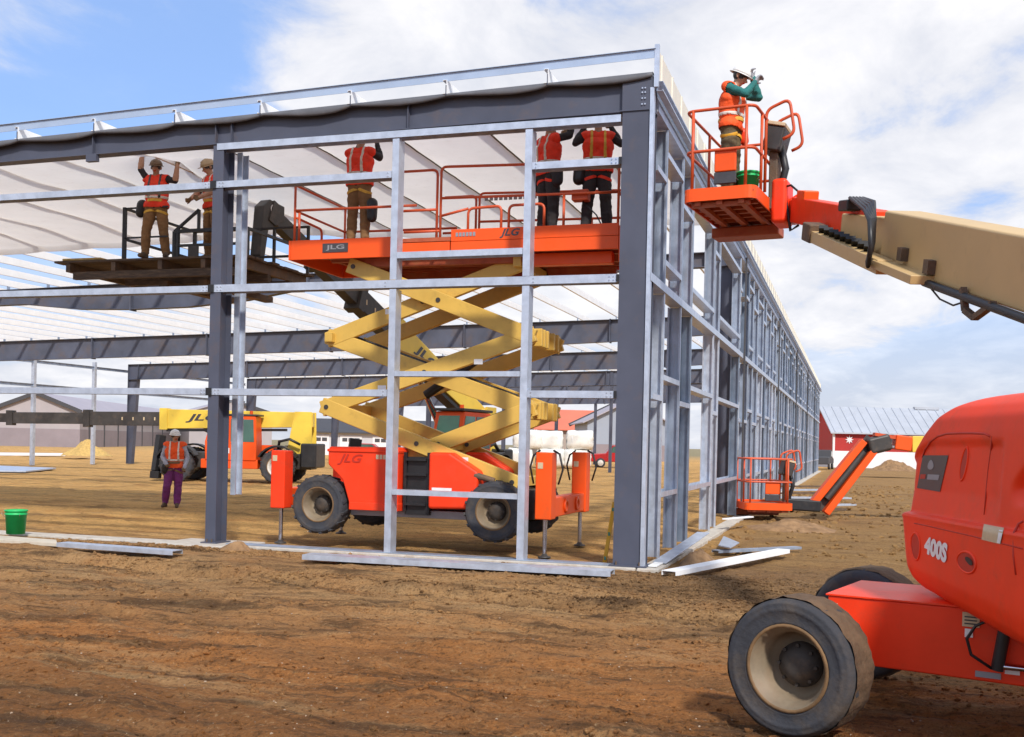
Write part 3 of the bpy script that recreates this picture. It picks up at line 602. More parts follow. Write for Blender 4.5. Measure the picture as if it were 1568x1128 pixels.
for j in range(ny):
    row = []
    for i in range(nx):
        x = -0.06 - i * (21.0 / nx); edge = 9.2 + 0.6 * noise.noise(V((x * 0.35, 0, 6))) - min(1.6, 0.35 * max(0, -x - 6))
        y = 0.10 + (edge - 0.1) * j / (ny - 1)
        z = blz(x, y)
        if j == ny - 1: z -= 0.10
        row.append((x, y, z))
    rows.append(row)
mb.grid(rows); ibl = ob('insulation_blanket', mb, 'insulation', B)
for i in range(9):
    x = -1.5 - 1.524 * i; mb = MB(); rows = []
    for j in range(30):
        y = 0.15 + 8.6 * j / 29
        if x < -7 and (j + i * 3) % 9 > 4: pass
        rows.append([(x - .02, y, blz(x - .02, y) - .012), (x + .02, y, blz(x + .02, y) - .012)])
    mb.grid(rows); ob('seam_strip', mb, 'membrane' if i < 5 else 'insulation', ibl)

# ------------------------------------------------------------------ background buildings
def gable(name, label, cat, c, rz, l, w, he, hr, wall, roof, over=0.5, band=None, rib=None):
    t = thing(name, label, cat, c, rz)
    mb = MB(); x, y = l / 2, w / 2
    mb.add([(-x, -y, -0.3), (x, -y, -0.3), (x, y, -0.3), (-x, y, -0.3), (-x, -y, he), (x, -y, he), (x, y, he), (-x, y, he), (-x, 0, hr), (x, 0, hr)], [(0, 1, 5, 4), (2, 3, 7, 6), (3, 0, 4, 8, 7), (1, 2, 6, 9, 5), (0, 3, 2, 1)])
    wl = ob('wall', mb, wall, t, True)
    rfs = []
    for s in (-1, 1):
        sl = (hr - he) / y; yo = y + over; z0 = he - over * sl; mb = MB(); a = x + over
        mb.add([(-a, s*yo, z0 + .02), (a, s*yo, z0 + .02), (a, 0, hr + .02), (-a, 0, hr + .02), (-a, s*yo, z0 + .16), (a, s*yo, z0 + .16), (a, 0, hr + .16), (-a, 0, hr + .16)], [(0, 1, 2, 3), (4, 7, 6, 5), (0, 4, 5, 1), (1, 5, 6, 2), (2, 6, 7, 3), (3, 7, 4, 0)])
        rf = ob('roof', mb, roof, t, True); rfs.append(rf)
        if rib and s == -1:
            q = -a + rib / 2
            while q < a:
                ob('roof_rib', MB().bar((q, s*yo, z0 + .19), (q, 0, hr + .19), 0.07, 0.06), roof, rf, True); q += rib
    if band: ob('wainscot', MB().bb(-x - .04, x + .04, -y - .04, y + .04, -0.3, band[0]), band[1], t, True)
    return t, wl
def win(t, x, y, z, w, h, face='y', m='shed_dark', name='window', fm='white_wall'):
    s = -1
    if face == 'y':
        f = ob(name, MB().bb(x - w/2 - .08, x + w/2 + .08, y - .05, y - .0, z - h/2 - .08, z + h/2 + .08), fm, t, True)
        ob('pane', MB().bb(x - w/2, x + w/2, y - .07, y - .052, z - h/2, z + h/2), m, f, True)
    else:
        f = ob(name, MB().bb(x - .05, x, y - w/2 - .08, y + w/2 + .08, z - h/2 - .08, z + h/2 + .08), fm, t, True)
        ob('pane', MB().bb(x - .07, x - .052, y - w/2, y + w/2, z - h/2, z + h/2), m, f, True)
# red barn at right
c = at(1275, 716, D=112); ax = rt.copy()
bc = c + rt * 13.0 + fw * 4.0; bc.z = 0
barn, _ = gable('barn', 'red barn with pale ribbed metal roof and white lower wall', 'barn', bc, CAM_YAW, 26, 8.4, 3.75, 6.3, 'barn_red', 'roof_metal', 0.45, (1.72, 'white_wall'), 0.92)
mb = MB(); st = []
for i in range(16): r_ = 0.45 if i % 2 == 0 else 0.2; st.append((r_ * math.cos(i * math.pi / 8), r_ * math.sin(i * math.pi / 8)))
mb.prism(st, (-11.4, -4.24, 2.9), (1, 0, 0), (0, 0, 1), 0.06); ob('star_ornament', mb, 'white_wall', barn, True)
ob('corner_trim', MB().bb(-13.1, -12.9, -4.27, -4.05, -0.1, 3.7), 'white_wall', barn, True)
for x in (-6.8, -3.2): win(barn, x, -4.2, 2.9, 0.8, 0.5)
ob('ridge_vent', MB().bb(-3.2, -0.6, -0.3, 0.3, 6.35, 6.62), 'roof_metal', barn, True)
# grey shed at left: gable end towards the camera, ridge running back
p0, p1 = at(56, 607, D=140), at(246, 627, D=212); d = p1 - p0; L_ = math.hypot(d.x, d.y); rz = math.atan2(d.y, d.x)
mid = (p0 + p1) / 2; mid.z = 0
sh, _ = gable('storage_shed', 'long grey storage shed with mauve roof and dark lower wall at left', 'shed', mid, rz, L_, 11, 4.7, 6.9, 'shed_mauve', 'mauve_roof', 0.3, (2.35, 'mauve_wall'))
for i in range(11): ob('wall_post', MB().bb(-L_/2 + 4 + i*7.4, -L_/2 + 4.3 + i*7.4, -5.62, -5.5, 0, 4.6), 'shed_dark', sh, True)
for s in (-1, 1): ob('rake_board', MB().bar((-L_/2 - .36, s*5.8, 4.62), (-L_/2 - .36, 0, 6.95), 0.12, 0.5), 'shed_dark', sh, True)
p0 = at(236, 613, D=190); q = p0.copy(); q.z = 0
sh2, _ = gable('storage_shed', 'small distant grey shed with peaked roof above the yellow boom', 'shed', q + fw * 12 + rt * 8, rz + 0.3, 34, 14, 6.0, 8.1, 'shed_mauve', 'mauve_roof', 0.4)
ob('rake_board', MB().bar((-17.5, -7.6, 5.85), (-17.5, 0, 8.2), 0.12, 0.5), 'shed_dark', sh2, True)
# low wall of the yard behind the shed's foot, at far left
# garage building behind the scissor lift's left end
p = at(552, 690, D=120); p.z = 0
ga, _ = gable('garage_building', 'pale garage building with dark roof behind the scissor lift', 'garage', p + fw * 5, CAM_YAW + 0.1, 15, 9, 2.6, 4.0, 'shed_grey', 'shed_dark', 0.5, None)
for x in (-5.2, -1.6, 2.0, 5.6):
    f = ob('garage_door', MB().bb(x - 1.2, x + 1.2, -4.56, -4.5, 0, 2.2), 'white_wall', ga, True)
    for j in range(3): ob('pane', MB().bb(x - 0.95 + j*.68, x - 0.40 + j*.68, -4.59, -4.562, 1.55, 1.95), 'shed_dark', f, True)
# buildings behind the bales
p = at(872, 692, D=150); p.z = 0
cb, _ = gable('coral_roof_building', 'tan building with a coral red roof behind the white bales', 'building', p + fw * 8 + rt * 1.0, CAM_YAW + 0.15, 13, 12, 4.0, 6.7, 'tan_wall', 'coral_roof', 0.6)
p = at(948, 694, D=128); p.z = 0
bb_, _ = gable('blue_grey_building', 'blue grey building with dark sloping roof edge beside red truck', 'building', p + fw * 7 + rt * 0.6, CAM_YAW - math.pi/2 + 0.05, 14, 9.6, 4.6, 7.0, 'blue_grey_wall', 'mauve_roof', 0.6, (1.9, 'mauve_wall'))
for s in (-1, 1): ob('rake_board', MB().bar((-7.65, s*5.5, 4.35), (-7.65, 0, 7.1), 0.2, 0.45), 'shed_dark', bb_, True)
win(bb_, -7.0, 2.1, 3.1, 1.9, 0.9, 'x')

# ------------------------------------------------------------------ cars, trailer, bales
def car(name, label, cat, loc, rz, m, truck=False):
    t = thing(name, label, cat, loc, rz)
    if truck: pr = [(-2.7, .45), (2.7, .45), (2.75, .95), (2.0, 1.08), (1.35, 1.12), (0.85, 1.75), (-0.45, 1.78), (-0.55, 1.12), (-2.7, 1.12)]
    else: pr = [(-2.2, .35), (2.2, .35), (2.25, .75), (1.25, .92), (0.65, 1.42), (-1.1, 1.45), (-1.9, .98), (-2.25, .85)]
    mb = MB(); mb.prism(pr, (0, 0, 0), (1, 0, 0), (0, 0, 1), 1.75); ob('body', mb, m, t, True, bevel=0.07, seg=3)
    wz = (1.18, 1.66) if truck else (.98, 1.36)
    for s in (-1, 1):
        mb = MB(); x0, x1 = (-0.40, 1.15) if truck else (-1.45, 0.95)
        mb.prism([(x0, wz[0]), (x1, wz[0]), (x1 - .4, wz[1]), (x0 + .12, wz[1])], (0, s * .885, 0), (1, 0, 0), (0, 0, 1), 0.02); ob('side_window', mb, 'cab_glass', t, True)
        for x in (-1.6 if truck else -1.35, 1.75 if truck else 1.4):
            w = ob('wheel', MB().lathe([(0.0, -.1), (.36, -.1), (.38, -.05), (.38, .05), (.36, .1), (0, .1)], (x, s * .82, .36), (0, 1, 0), 20), 'rubber', t, True)
            ob('rim', MB().lathe([(0.0, .11), (.2, .115), (.23, .1)], (x, s * .82, .36), (0, s, 0), 16), 'rim_white', w, True)
        ob('headlight', MB().bb(2.68 if truck else 2.16, 2.80 if truck else 2.27, s*.62 - .16, s*.62 + .16, .72, .86), 'decal_white', t, True)
    return t
p = at(952, 716, Z=0); car('pickup_truck', 'red pickup truck parked beside the blue grey building', 'truck', (p.x, p.y, 0), CAM_YAW + math.pi, 'truck_red', True)
p = at(562, 696, D=100); car('parked_car', 'dark red car parked before the pale garage building', 'car', (p.x, p.y, 0), CAM_YAW, 'truck_red')
p = at(1258, 704, D=100); car('parked_car', 'dark vehicle parked between the long wall and barn', 'car', (p.x, p.y, 0), CAM_YAW + 1.2, 'shed_dark', True)
p = at(1302, 716, D=106)
for i, (u, k) in enumerate(((0, 0),)):
    q = p + rt * u; o = ob('loose_tyre', MB().lathe([(.28, -.12), (.50, -.14), (.56, 0), (.50, .14), (.28, .12), (.28, -.12)], (q.x, q.y, .54), fw if i else rt, 22), 'rubber', None)
    tag(o, 'black tyre standing against white barn wall ' + ('near its left end' if i == 0 else 'behind the churned spoil heap'), 'tyre')
def bale(x, y, z, rz, l, r_, label):
    t = thing('insulation_bale', label, 'bale', (x, y, z), rz, 'plastic wrapped bales stacked behind the scissor lift')
    mb = MB(); rows = []
    for i, q in enumerate((-1.0, -0.98, -0.9, -0.5, 0, 0.5, 0.9, 0.98, 1.0)):
        k = (0.0, 0.75, 0.98, 1.0, 0.97, 1.0, 0.98, 0.75, 0.0)[i]; row = []
        for j in range(20):
            a = 2*math.pi*j/20; rr = r_ * k * (1 + 0.17 * noise.noise(V((q*2 + x, math.cos(a)*2, math.sin(a)*2 + y)))); se = (abs(math.cos(a))**4 + abs(math.sin(a))**4)**-.25; fold = 1 + .03*math.sin(a*9 + x)*(abs(q) > .85); row.append((q*l/2*(1 + .05*math.sin(a*7)*(abs(q) > .8)), rr*se*fold*math.cos(a)*.97, r_ + rr*se*fold*math.sin(a)*.97))
        rows.append(row)
    mb.grid(rows, True, True); w = ob('wrap', mb, 'plastic_wrap', t, True)
    for q in (-0.3, 0.3):
        mb = MB(); mb.lathe([(r_*1.02, -.03), (r_*1.03, 0), (r_*1.02, .03)], (q*l, 0, r_), (1, 0, 0), 20); ob('strap', mb, 'decal_white', t, True)
base = at(792, 711, D=78); base.z = 0
BL = [(0.2, 0, 0, 'lying bottom left in the stack of bales'), (2.4, 0.2, 0, 'lying bottom middle in the stack of bales'), (4.3, 0.1, 0, 'lying bottom right in the stack of bales'), (0.7, 0.1, 1.34, 'on top of the left pair of bales'), (2.3, 0.4, 1.30, 'on top in the middle of bale stack'), (4.5, 0.1, 1.36, 'on top at right end of bale stack')]
for u, w_, z, s in BL:
    q = base + rt * u + fw * w_; bale(q.x, q.y, z, CAM_YAW + random.uniform(-.12, .12), random.uniform(1.7, 2.1), 0.71, 'white plastic wrapped roll ' + s)
# sheets and boards lying about
def sheet(name, label, cat, px, m, h=0.03, z=0.0, parts=0):
    P = [at(x, y, Z=z) for x, y in px]; mb = MB(); n = len(P)
    mb.add([(q.x, q.y, z) for q in P] + [(q.x, q.y, z + h) for q in P], [tuple(range(n))[::-1], tuple(range(n, 2*n))] + [(i, (i+1) % n, n+(i+1) % n, n+i) for i in range(n)])
    o = ob(name, mb, m, None, bevel=0.004); return tag(o, label, cat)
sheet('metal_sheet', 'pale flat metal sheets lying on dirt at far left', 'metal sheet', [(-60, 712), (86, 718), (40, 723), (-60, 722)], 'galvanized', 0.06, 0.02)
sheet('metal_sheet', 'long pale strip lying far off before the straw pile', 'metal sheet', [(-60, 694), (100, 695.5), (100, 698), (-60, 697)], 'white_wall', 0.10, 0.02)
sheet('board', 'pale board under the green bucket at lower left', 'board', [(-30, 822), (86, 831), (88, 837), (-30, 829)], 'board_pale', 0.05, 0.0)
def channel_bar(label, pa, pb, w, h, m, z=0.03, roll=0.0, group=None):
    a, b = at(*pa, Z=z), at(*pb, Z=z); mb = MB()
    mb.extrude([(-w/2, 0), (w/2, 0), (w/2, h*.3), (w/2 - .006, h*.3), (w/2 - .006, .008), (-w/2 + .006, .008), (-w/2 + .006, h), (-w/2, h)], a, b)
    return tag(ob('metal_channel', mb, m, None), label, 'metal channel')
def flat_channel(label, pa, pb, w, h, m, z=0.02, name='metal_channel'):
    # channel lying open side down
    a, b = at(*pa, Z=z), at(*pb, Z=z); mb = MB()
    mb.extrude([(-w/2, 0), (-w/2 + .008, 0), (-w/2 + .008, h - .008), (w/2 - .008, h - .008), (w/2 - .008, 0), (w/2, 0), (w/2, h), (-w/2, h)], a, b)
    return tag(ob(name, mb, m, None), label, 'metal channel')
flat_channel('wide pale metal channel lying along the front footing', (470, 855), (938, 881), 0.30, 0.07, 'galvanized', 0.03)
flat_channel('blue grey metal channel lying left of the left column', (95, 836), (272, 849), 0.22, 0.06, 'galvanized', 0.03)
flat_channel('long white metal channel lying askew outside the building corner', (1024, 881), (1200, 846), 0.20, 0.06, 'purlin_white', 0.07)
flat_channel('short grey offcut under the long white channel end', (1095, 846), (1222, 840), 0.16, 0.04, 'galvanized_dull', 0.03)
sheet('metal_offcut', 'bent galvanized offcut leaning on the soil heap by corner', 'metal offcut', [(1108, 822), (1132, 832), (1118, 840), (1100, 836)], 'galvanized', 0.02, 0.12)
def plank(label, A, Bp, w, th, m): mb = MB(); mb.bar(A, Bp, w, th); return tag(ob('metal_strip', mb, m, None, bevel=0.004), label, 'metal strip')
plank('galvanized strip propped from footing over the soil heap', (0.12, 0.55, 0.05), (0.42, 2.9, 0.32), 0.20, 0.02, 'galvanized')
plank('pale strip lying flat on the right wall footing', (0.10, 0.1, 0.045), (0.14, 2.3, 0.05), 0.12, 0.02, 'purlin_white')
plank('bent white strip beside the first wall opening', (0.24, 7.6, 0.25), (0.62, 9.2, 0.22), 0.12, 0.03, 'purlin_white')
rr = random.Random(5)
for i in range(7):
    y = 14.5 + i * 1.1; mb = MB(); x = 1.0 + rr.uniform(-.4, .4)
    mb.extrude([(-.1, 0), (.1, 0), (.1, .05), (.092, .05), (.092, .008), (-.092, .008), (-.092, .05), (-.1, .05)], (x - 0.7, y, .05 + .07 * i), (x + rr.uniform(.8, 1.6), y + rr.uniform(1, 2.4), .06 + .07 * i))
    tag(ob('metal_channel', mb, 'galvanized' if i % 2 else 'rusty_steel', None), ('galvanized' if i % 2 else 'rusty brown') + ' loose channel in metal scrap heap behind lowered basket, ' + ('lowest', 'second lowest', 'third', 'middle', 'third highest', 'second highest', 'topmost')[i], 'metal channel', 'metal scrap heap along the wall')
# spirit level leaning on the corner column
a, b = at(925, 866, Y=0.55), at(941, 768, Y=0.42)
lv = thing('spirit_level', 'long yellow spirit level leaning beside the corner column', 'level', a)
mb = MB(); mb.bar(a, b, 0.055, 0.03, (0, 1, 0)); body = ob('body', mb, 'level_yellow', lv, bevel=0.003)
for q in (0.12, 0.5, 0.88): P = a.lerp(b, q); ob('vial', MB().box(P + V((0, -0.018, 0)), (0.03, 0.012, 0.05)), 'cab_glass_green', body)
# buckets
def bucket(label, loc, r_=0.15, h=0.37, lid=False):
    t = thing('bucket', label, 'bucket', loc)
    mb = MB(); mb.lathe([(0, 0), (r_*.86, 0), (r_*.98, h*.8), (r_*1.07, h*.8), (r_*1.07, h*.84), (r_*.99, h*.84), (r_, h*.93), (r_*1.08, h*.93), (r_*1.08, h), (r_*.96, h), (r_*.84, .02), (0, .02)], (0, 0, 0), (0, 0, 1), 28); ob('shell', mb, 'bucket_green', t, True)
    mb = MB(); mb.tube([(r_*1.08*math.cos(a), -0.0 + r_*1.08*math.sin(a)*0.35 - r_*.75, h*.86 - 0.10*math.sin(a)) for a in [math.pi*i/12 for i in range(13)]], 0.004, 6); ob('handle', mb, 'chrome', t, True)
p = at(24, 817, Z=0.05); bucket('green plastic bucket standing on a pale board at left', p, 0.165, 0.39)

# ------------------------------------------------------------------ machines
def frame(o, ax, ay=None):
    ax = V(ax).normalized(); az = V((0, 0, 1)) if ay is None else ax.cross(V(ay)).normalized(); ay = az.cross(ax).normalized(); az = ax.cross(ay)
    return Matrix(((ax.x, ay.x, az.x, o[0]), (ax.y, ay.y, az.y, o[1]), (ax.z, ay.z, az.z, o[2]), (0, 0, 0, 1)))
def wheel(parent, c, ax, r, w, rim='rim_tan', tyre='rubber', lugs=18, local=False, M=None, rimk=0.56):
    c, ax = V(c), V(ax).normalized(); mb = MB(M); rr = r * rimk
    mb.lathe([(rr, -w*.36), (r*.80, -w*.5), (r*.90, -w*.47), (r*.965, -w*.36), (r*.975, 0), (r*.965, w*.36), (r*.925, w*.44), (r*.905, w*.475), (r*.885, w*.47), (r*.84, w*.497), (r*.80, w*.502), (r*.79, w*.492), (r*.75, w*.497), (rr*1.14, w*.455), (rr*1.12, w*.465), (rr*1.06, w*.44), (rr, w*.36)], c, ax, 40)
    a = ax.orthogonal().normalized(); b = ax.cross(a)
    for i in range(lugs):
        for s in (-1, 1):
            t = 2*math.pi*(i + (0.25 if s > 0 else -0.25)) / lugs; t2 = t + s*0 + 0.9 / lugs * 2
            d0 = a*math.cos(t) + b*math.sin(t); d1 = a*math.cos(t2) + b*math.sin(t2)
            mb.bar(c + d1*r*.975 + ax*(s*w*.02), c + d0*r*.955 + ax*(s*w*.47), r*.085, r*.06, (d0 + d1))
    o = ob('wheel', mb, tyre, parent, local)
    mb = MB(M); mb.lathe([(rr*1.06, w*.40), (rr*1.05, w*.46), (rr*.98, w*.45), (rr*.92, w*.28), (rr*.86, w*.26), (rr*.80, w*.0), (rr*.70, -w*.14), (rr*.45, -w*.15), (0.001, -w*.15)], c, ax, 36); rm = ob('rim', mb, rim, o, local)
    mb = MB(M); mb.lathe([(rr*1.075, w*.425), (rr*1.06, w*.472), (rr*.985, w*.468), (rr*.97, w*.40)], c, ax, 36); ob('rim_ring', mb, 'rust_ring', rm, local)
    mb = MB(M); mb.lathe([(rr*.56, -w*.15), (rr*.54, w*.0), (rr*.44, w*.04), (rr*.36, w*.13), (rr*.16, w*.15), (0.001, w*.15)], c, ax, 24)
    for i in range(8): t = 2*math.pi*i/8; d = a*math.cos(t) + b*math.sin(t); mb.cyl(c + d*rr*.48 + ax*w*.0, c + d*rr*.48 + ax*w*.07, rr*.05, n=6)
    ob('hub', mb, 'hub_dark', o, local)
    if not lugs:
        mb = MB(M); rows = []
        for h_ in (-.40, -.34, -.2, 0, .2, .30, .36):
            row = []
            for i in range(90):
                t = 2*math.pi*i/90; d = a*math.cos(t) + b*math.sin(t); q = c + ax*h_*w
                k_ = noise.noise(V((d.x*9 + h_*7, d.y*9, d.z*9))); g_ = .004 if (i % 6 < 2 and abs(h_) > .1) else 0
                row.append(q + d*(r*(.985 if abs(h_) < .38 else .955) + .010*k_ - g_))
            rows.append(row)
        mb.grid(rows, True, True); ob('tread', mb, 'rubber_mud', o, local)
    return o
def arc(p0, pc, p1, r, n=5):
    # rounded corner: points between p0->pc and pc->p1
    p0, pc, p1 = V(p0), V(pc), V(p1); a = (p0 - pc).normalized(); b = (p1 - pc).normalized(); A, Bq = pc + a*r, pc + b*r
    return [(A*(1-t)**2 + pc*2*t*(1-t) + Bq*t*t) for t in [i/n for i in range(n+1)]]
def rpoly(pts, r, closed=False, n=5):
    out = []; m = len(pts)
    for i in range(m):
        if not closed and i in (0, m-1): out.append(V(pts[i])); continue
        out += arc(pts[i-1], pts[i], pts[(i+1) % m], r, n)
    return out

# ---- scissor lift inside the front wall
SL = thing('scissor_lift', 'orange rough terrain scissor lift raised on yellow arms behind front wall studs', 'scissor lift', (-3.75, 1.8, 0))
NEAR, FARY = 0.85, 2.75
for y, s in ((NEAR, -1), (FARY, 1)):
    yc_ = y - s*0.16; pods = []
    mb = MB(); mb.prism([(-5.19, 1.52), (-5.17, 1.58), (-4.0, 1.59), (-3.985, 1.54), (-3.985, 0.66), (-4.02, 0.62), (-4.78, 0.60), (-4.93, 1.06), (-5.19, 1.30)], (0, yc_, 0), (1, 0, 0), (0, 0, 1), 0.62)
    pod = ob('engine_cover', mb, 'lift_red', SL, bevel=0.03, seg=3)
    ob('cover_lip', MB().bb(-5.2, -3.975, yc_ - .33, yc_ + .33, 1.50, 1.545), 'lift_red', pod, bevel=0.012)
    ob('cover_skirt', MB().bb(-4.8, -3.975, yc_ - .335, yc_ + .335, 0.60, 0.72), 'lift_red', pod, bevel=0.012)
    mb = MB(); mb.prism([(-3.49, 1.53), (-3.15, 1.53), (-2.68, 1.25), (-2.70, 0.92), (-2.74, 0.68), (-3.49, 0.66)], (0, yc_, 0), (1, 0, 0), (0, 0, 1), 0.60)
    tk = ob('tank_cover', mb, 'lift_red', SL, bevel=0.05, seg=3)
    lad = MB(); lad.bb(-3.95, -3.90, y + s*.0 - .02, y - s*.0 + .02, 0.6, 1.52); lad.bb(-3.56, -3.51, y - .02, y + .02, 0.6, 1.52)
    lad.bb(-3.93, -3.53, yc_ + .1*s - .05, yc_ + .1*s + .05, 0.55, 1.45); ob('ladder_frame', lad, 'black', SL)
    for z in (0.70, 0.93, 1.16, 1.39): ob('step', MB().bb(-3.9, -3.56, y - .06, y + .06, z, z + 0.035), 'black', SL)
    if s < 0:
        text('brand_lettering', 'JLG', (-5.02, y - .16, 1.30), (1, 0, 0), (0, 0, 1), 0.44, 0.17, 'dark_red', pod, 0.02, 0.35)
        for i in range(5): ob('decal', MB().bb(-4.36 + i*.06, -4.315 + i*.06, y - .156, y - .151, 1.40, 1.47), 'decal_tan', pod)
        ob('decal', MB().bb(-3.42, -3.10, y - .155, y - .143, 0.90, 0.99), 'decal_white', tk)
    for X in (-5.336, -2.42): wheel(SL, (X, y + (-0.02 if s < 0 else .02), 0.66), (0, s, 0), 0.47, 0.36, 'rim_tan', 'rubber', 16)
ob('chassis', MB().bb(-5.55, -1.95, 1.25, 2.35, 0.52, 0.98), 'boom_dark', SL, bevel=0.02)
ob('chassis_plate', MB().bb(-4.9, -2.3, 0.95, 2.65, 0.50, 0.62), 'decal_grey', SL, bevel=0.01)
ob('axle', MB().bb(-5.45, -5.22, 0.95, 2.65, 0.58, 0.74), 'boom_dark', SL); ob('axle', MB().bb(-2.53, -2.31, 0.95, 2.65, 0.58, 0.74), 'boom_dark', SL)
mb = MB(); mb.cyl((-2.75, 0.75, 1.20), (-2.45, 0.80, 1.12), 0.05, 0.045, 12); ob('exhaust', mb, 'rusty_steel', SL)
# outriggers at the four corners
for X, sx in ((-6.01, -1), (-1.62, 1)):
    bm_ = ob('outrigger_beam', MB().bb(X - .10, X + .10, 0.70, 2.92, 0.60, 0.90), 'orange', SL, bevel=0.02)
    ob('outrigger_link', MB().bb(min(X, X - sx*.5), max(X, X - sx*.5), 1.5, 2.1, 0.64, 0.82), 'orange', SL, bevel=0.01)
    for Y in (0.72, 2.86):
        bx = ob('outrigger', MB().bb(X - .125, X + .125, Y - .14, Y + .14, 0.58, 1.50 if X < -3 else 1.57), 'orange' if X > -3 else 'lift_red', SL, bevel=0.02)
        mb = MB(); mb.cyl((X, Y, 0.03), (X, Y, 0.60), 0.034, n=14); ob('jack_rod', mb, 'chrome', bx)
        mb = MB(); mb.lathe([(0, .06), (.035, .06), (.05, .03), (.09, .02), (.10, 0), (0, -.01)], (X, Y, 0.012), (0, 0, 1), 18); ob('jack_foot', mb, 'boom_dark', bx)
        ob('decal', MB().bb(X - .09, X - .01, Y - .146, Y - .141, 1.33, 1.42), 'decal_tan', bx)
        mb = MB(); mb.tube([(X - .19, Y, 1.1), (X - .24, Y - .02, 1.35), (X - .2, Y, 1.52), (X - .1, Y + .02, 1.60)], 0.016, 6); mb.tube([(X + .19, Y, 1.1), (X + .26, Y - .02, 1.32), (X + .2, Y, 1.55), (X + .1, Y + .02, 1.60)], 0.016, 6)
        if X > -3: ob('hose', mb, 'black', bx)
    for Y in (1.5, 2.2):
        if X > -3:
            mb = MB(); mb.lathe([(.0, .0), (.11, 0), (.11, .03), (.06, .03), (.06, .012), (0, .012)], (X + .10, Y, 0.75), (1, 0, 0), 20); ob('tie_ring', mb, 'orange', bm_)
# scissor arms
zl = [1.10, 2.21, 3.33, 4.45]; XL, XR, XLi, XRi = -5.37, -2.02, -4.95, -2.22
segs_a = [((XRi, zl[0]), (XL, zl[1])), ((XL, zl[1]), (XR, zl[2])), ((XR, zl[2]), (XLi, zl[3]))]
segs_b = [((XLi, zl[0]), (XR, zl[1])), ((XR, zl[1]), (XL, zl[2])), ((XL, zl[2]), (XRi, zl[3]))]
for (ya, yb) in ((1.00, 1.13), (2.57, 2.44)):
    for sg, y in ((segs_a, ya), (segs_b, yb)):
        for i, ((x0, z0), (x1, z1)) in enumerate(sg):
            y_ = y + .006 * (i % 2); a, b = V((x0, y_, z0)), V((x1, y_, z1)); d = (b - a).normalized() * 0.10
            arm = ob('scissor_arm', MB().bar(a - d, b + d, 0.10, 0.25), 'mustard', SL, bevel=0.012)
            for q in (a, (a + b)/2, b): ob('pin', MB().cyl(q + V((0, -.062, 0)), q + V((0, .062, 0)), 0.038, n=12), 'boom_dark', arm)
for (x, z) in ((XL, zl[1]), (XR, zl[1]), (XL, zl[2]), (XR, zl[2]), ((XL+XR)/2, (zl[1]+zl[2])/2), (-3.6, 1.63), (-3.6, 3.9), (XRi, zl[0]), (XLi, zl[0]), (XRi, zl[3]), (XLi, zl[3])):
    ob('cross_tube', MB().bar((x, 0.96, z), (x, 2.6, z), 0.13, 0.15), 'mustard', SL, bevel=0.01)
for (x, z) in ((XR + .10, zl[1]), (XR + .10, zl[2])):
    for y in (1.25, 1.42, 1.6, 1.95, 2.2): ob('pivot_lug', MB().bb(x - .13, x + .05, y - .035, y + .035, z - .15, z + .13), 'mustard', SL, bevel=0.02)
mb = MB(); mb.cyl((-4.0, 1.8, 2.45), (-2.95, 1.8, 3.15), 0.075); ob('lift_cylinder', mb, 'black', SL)
mb = MB(); mb.cyl((-2.95, 1.8, 3.15), (-2.4, 1.8, 3.55), 0.04); ob('cylinder_rod', mb, 'chrome', SL)
for k, dy in enumerate((0.0, .03)):
    pts = [(-2.6, 1.22 + dy, 1.1)]
    for (x0, z0_), (x1, z1_) in segs_b: pts += [(x0*.93 + x1*.07, 1.215 + dy, z0_*.93 + z1_*.07 + .15), (x0*.5 + x1*.5, 1.215 + dy, (z0_ + z1_)*.5 + .13 + .02*k), (x0*.07 + x1*.93, 1.215 + dy, z0_*.07 + z1_*.93 + .15)]
    mb = MB(); mb.tube(pts, .012, 6); ob('hose', mb, 'black', SL)
for (x, z) in ((-4.4, 2.52), (-2.8, 2.93), (-3.0, 1.42), (-4.3, 3.72)): ob('decal', MB().bb(x - .07, x + .07, 0.942, 0.948, z - .04, z + .04), 'decal_white', SL)
# platform
PF = ob('platform_deck', MB().bb(-5.93, -0.60, 0.74, 2.55, 4.76, 4.82), 'basket_under', SL)
for x0, x1, z0, z1, n in ((-5.93, -4.12, 4.54, 4.85, 'toe_board'), (-4.10, -3.22, 4.58, 4.74, 'toe_board'), (-3.20, -0.605, 4.74, 4.92, 'toe_board'), (-3.20, -0.605, 4.545, 4.735, 'toe_board')):
    ob(n, MB().bb(x0, x1, 0.70, 0.735, z0, z1), 'orange', SL, bevel=0.006)
    ob(n, MB().bb(x0, x1, 2.555, 2.59, z0, z1), 'orange', SL, bevel=0.006)
ob('toe_board', MB().bb(-0.60, -0.565, 0.70, 2.59, 4.36, 4.88), 'orange', SL, bevel=0.006)
ob('toe_board', MB().bb(-5.97, -5.935, 0.70, 2.59, 4.54, 4.85), 'orange', SL, bevel=0.006)
for y in (0.95, 1.3, 2.0, 2.35): ob('deck_beam', MB().bb(-5.5, -0.62, y - .04, y + .04, 4.58, 4.755), 'basket_under', SL)
for x in [-5.6 + 0.42*i for i in range(12)]: ob('deck_joist', MB().bb(x - .03, x + .03, 0.80, 2.5, 4.66, 4.757), 'basket_under', SL)
for y in (1.05, 2.45): ob('slide_rail', MB().bb(-4.9, -1.0, y - .06, y + .06, 4.44, 4.575), 'basket_under', SL)
ob('underside_box', MB().bb(-2.0, -0.75, 0.95, 1.12, 4.38, 4.56), 'orange', SL, bevel=0.01)
ob('name_plate', MB().bb(-5.36, -4.92, 0.688, 0.698, 4.64, 4.78), 'decal_dark', SL)
text('brand_lettering', 'JLG', (-5.30, 0.685, 4.665), (1, 0, 0), (0, 0, 1), 0.32, 0.09, 'decal_grey', SL, 0.02)
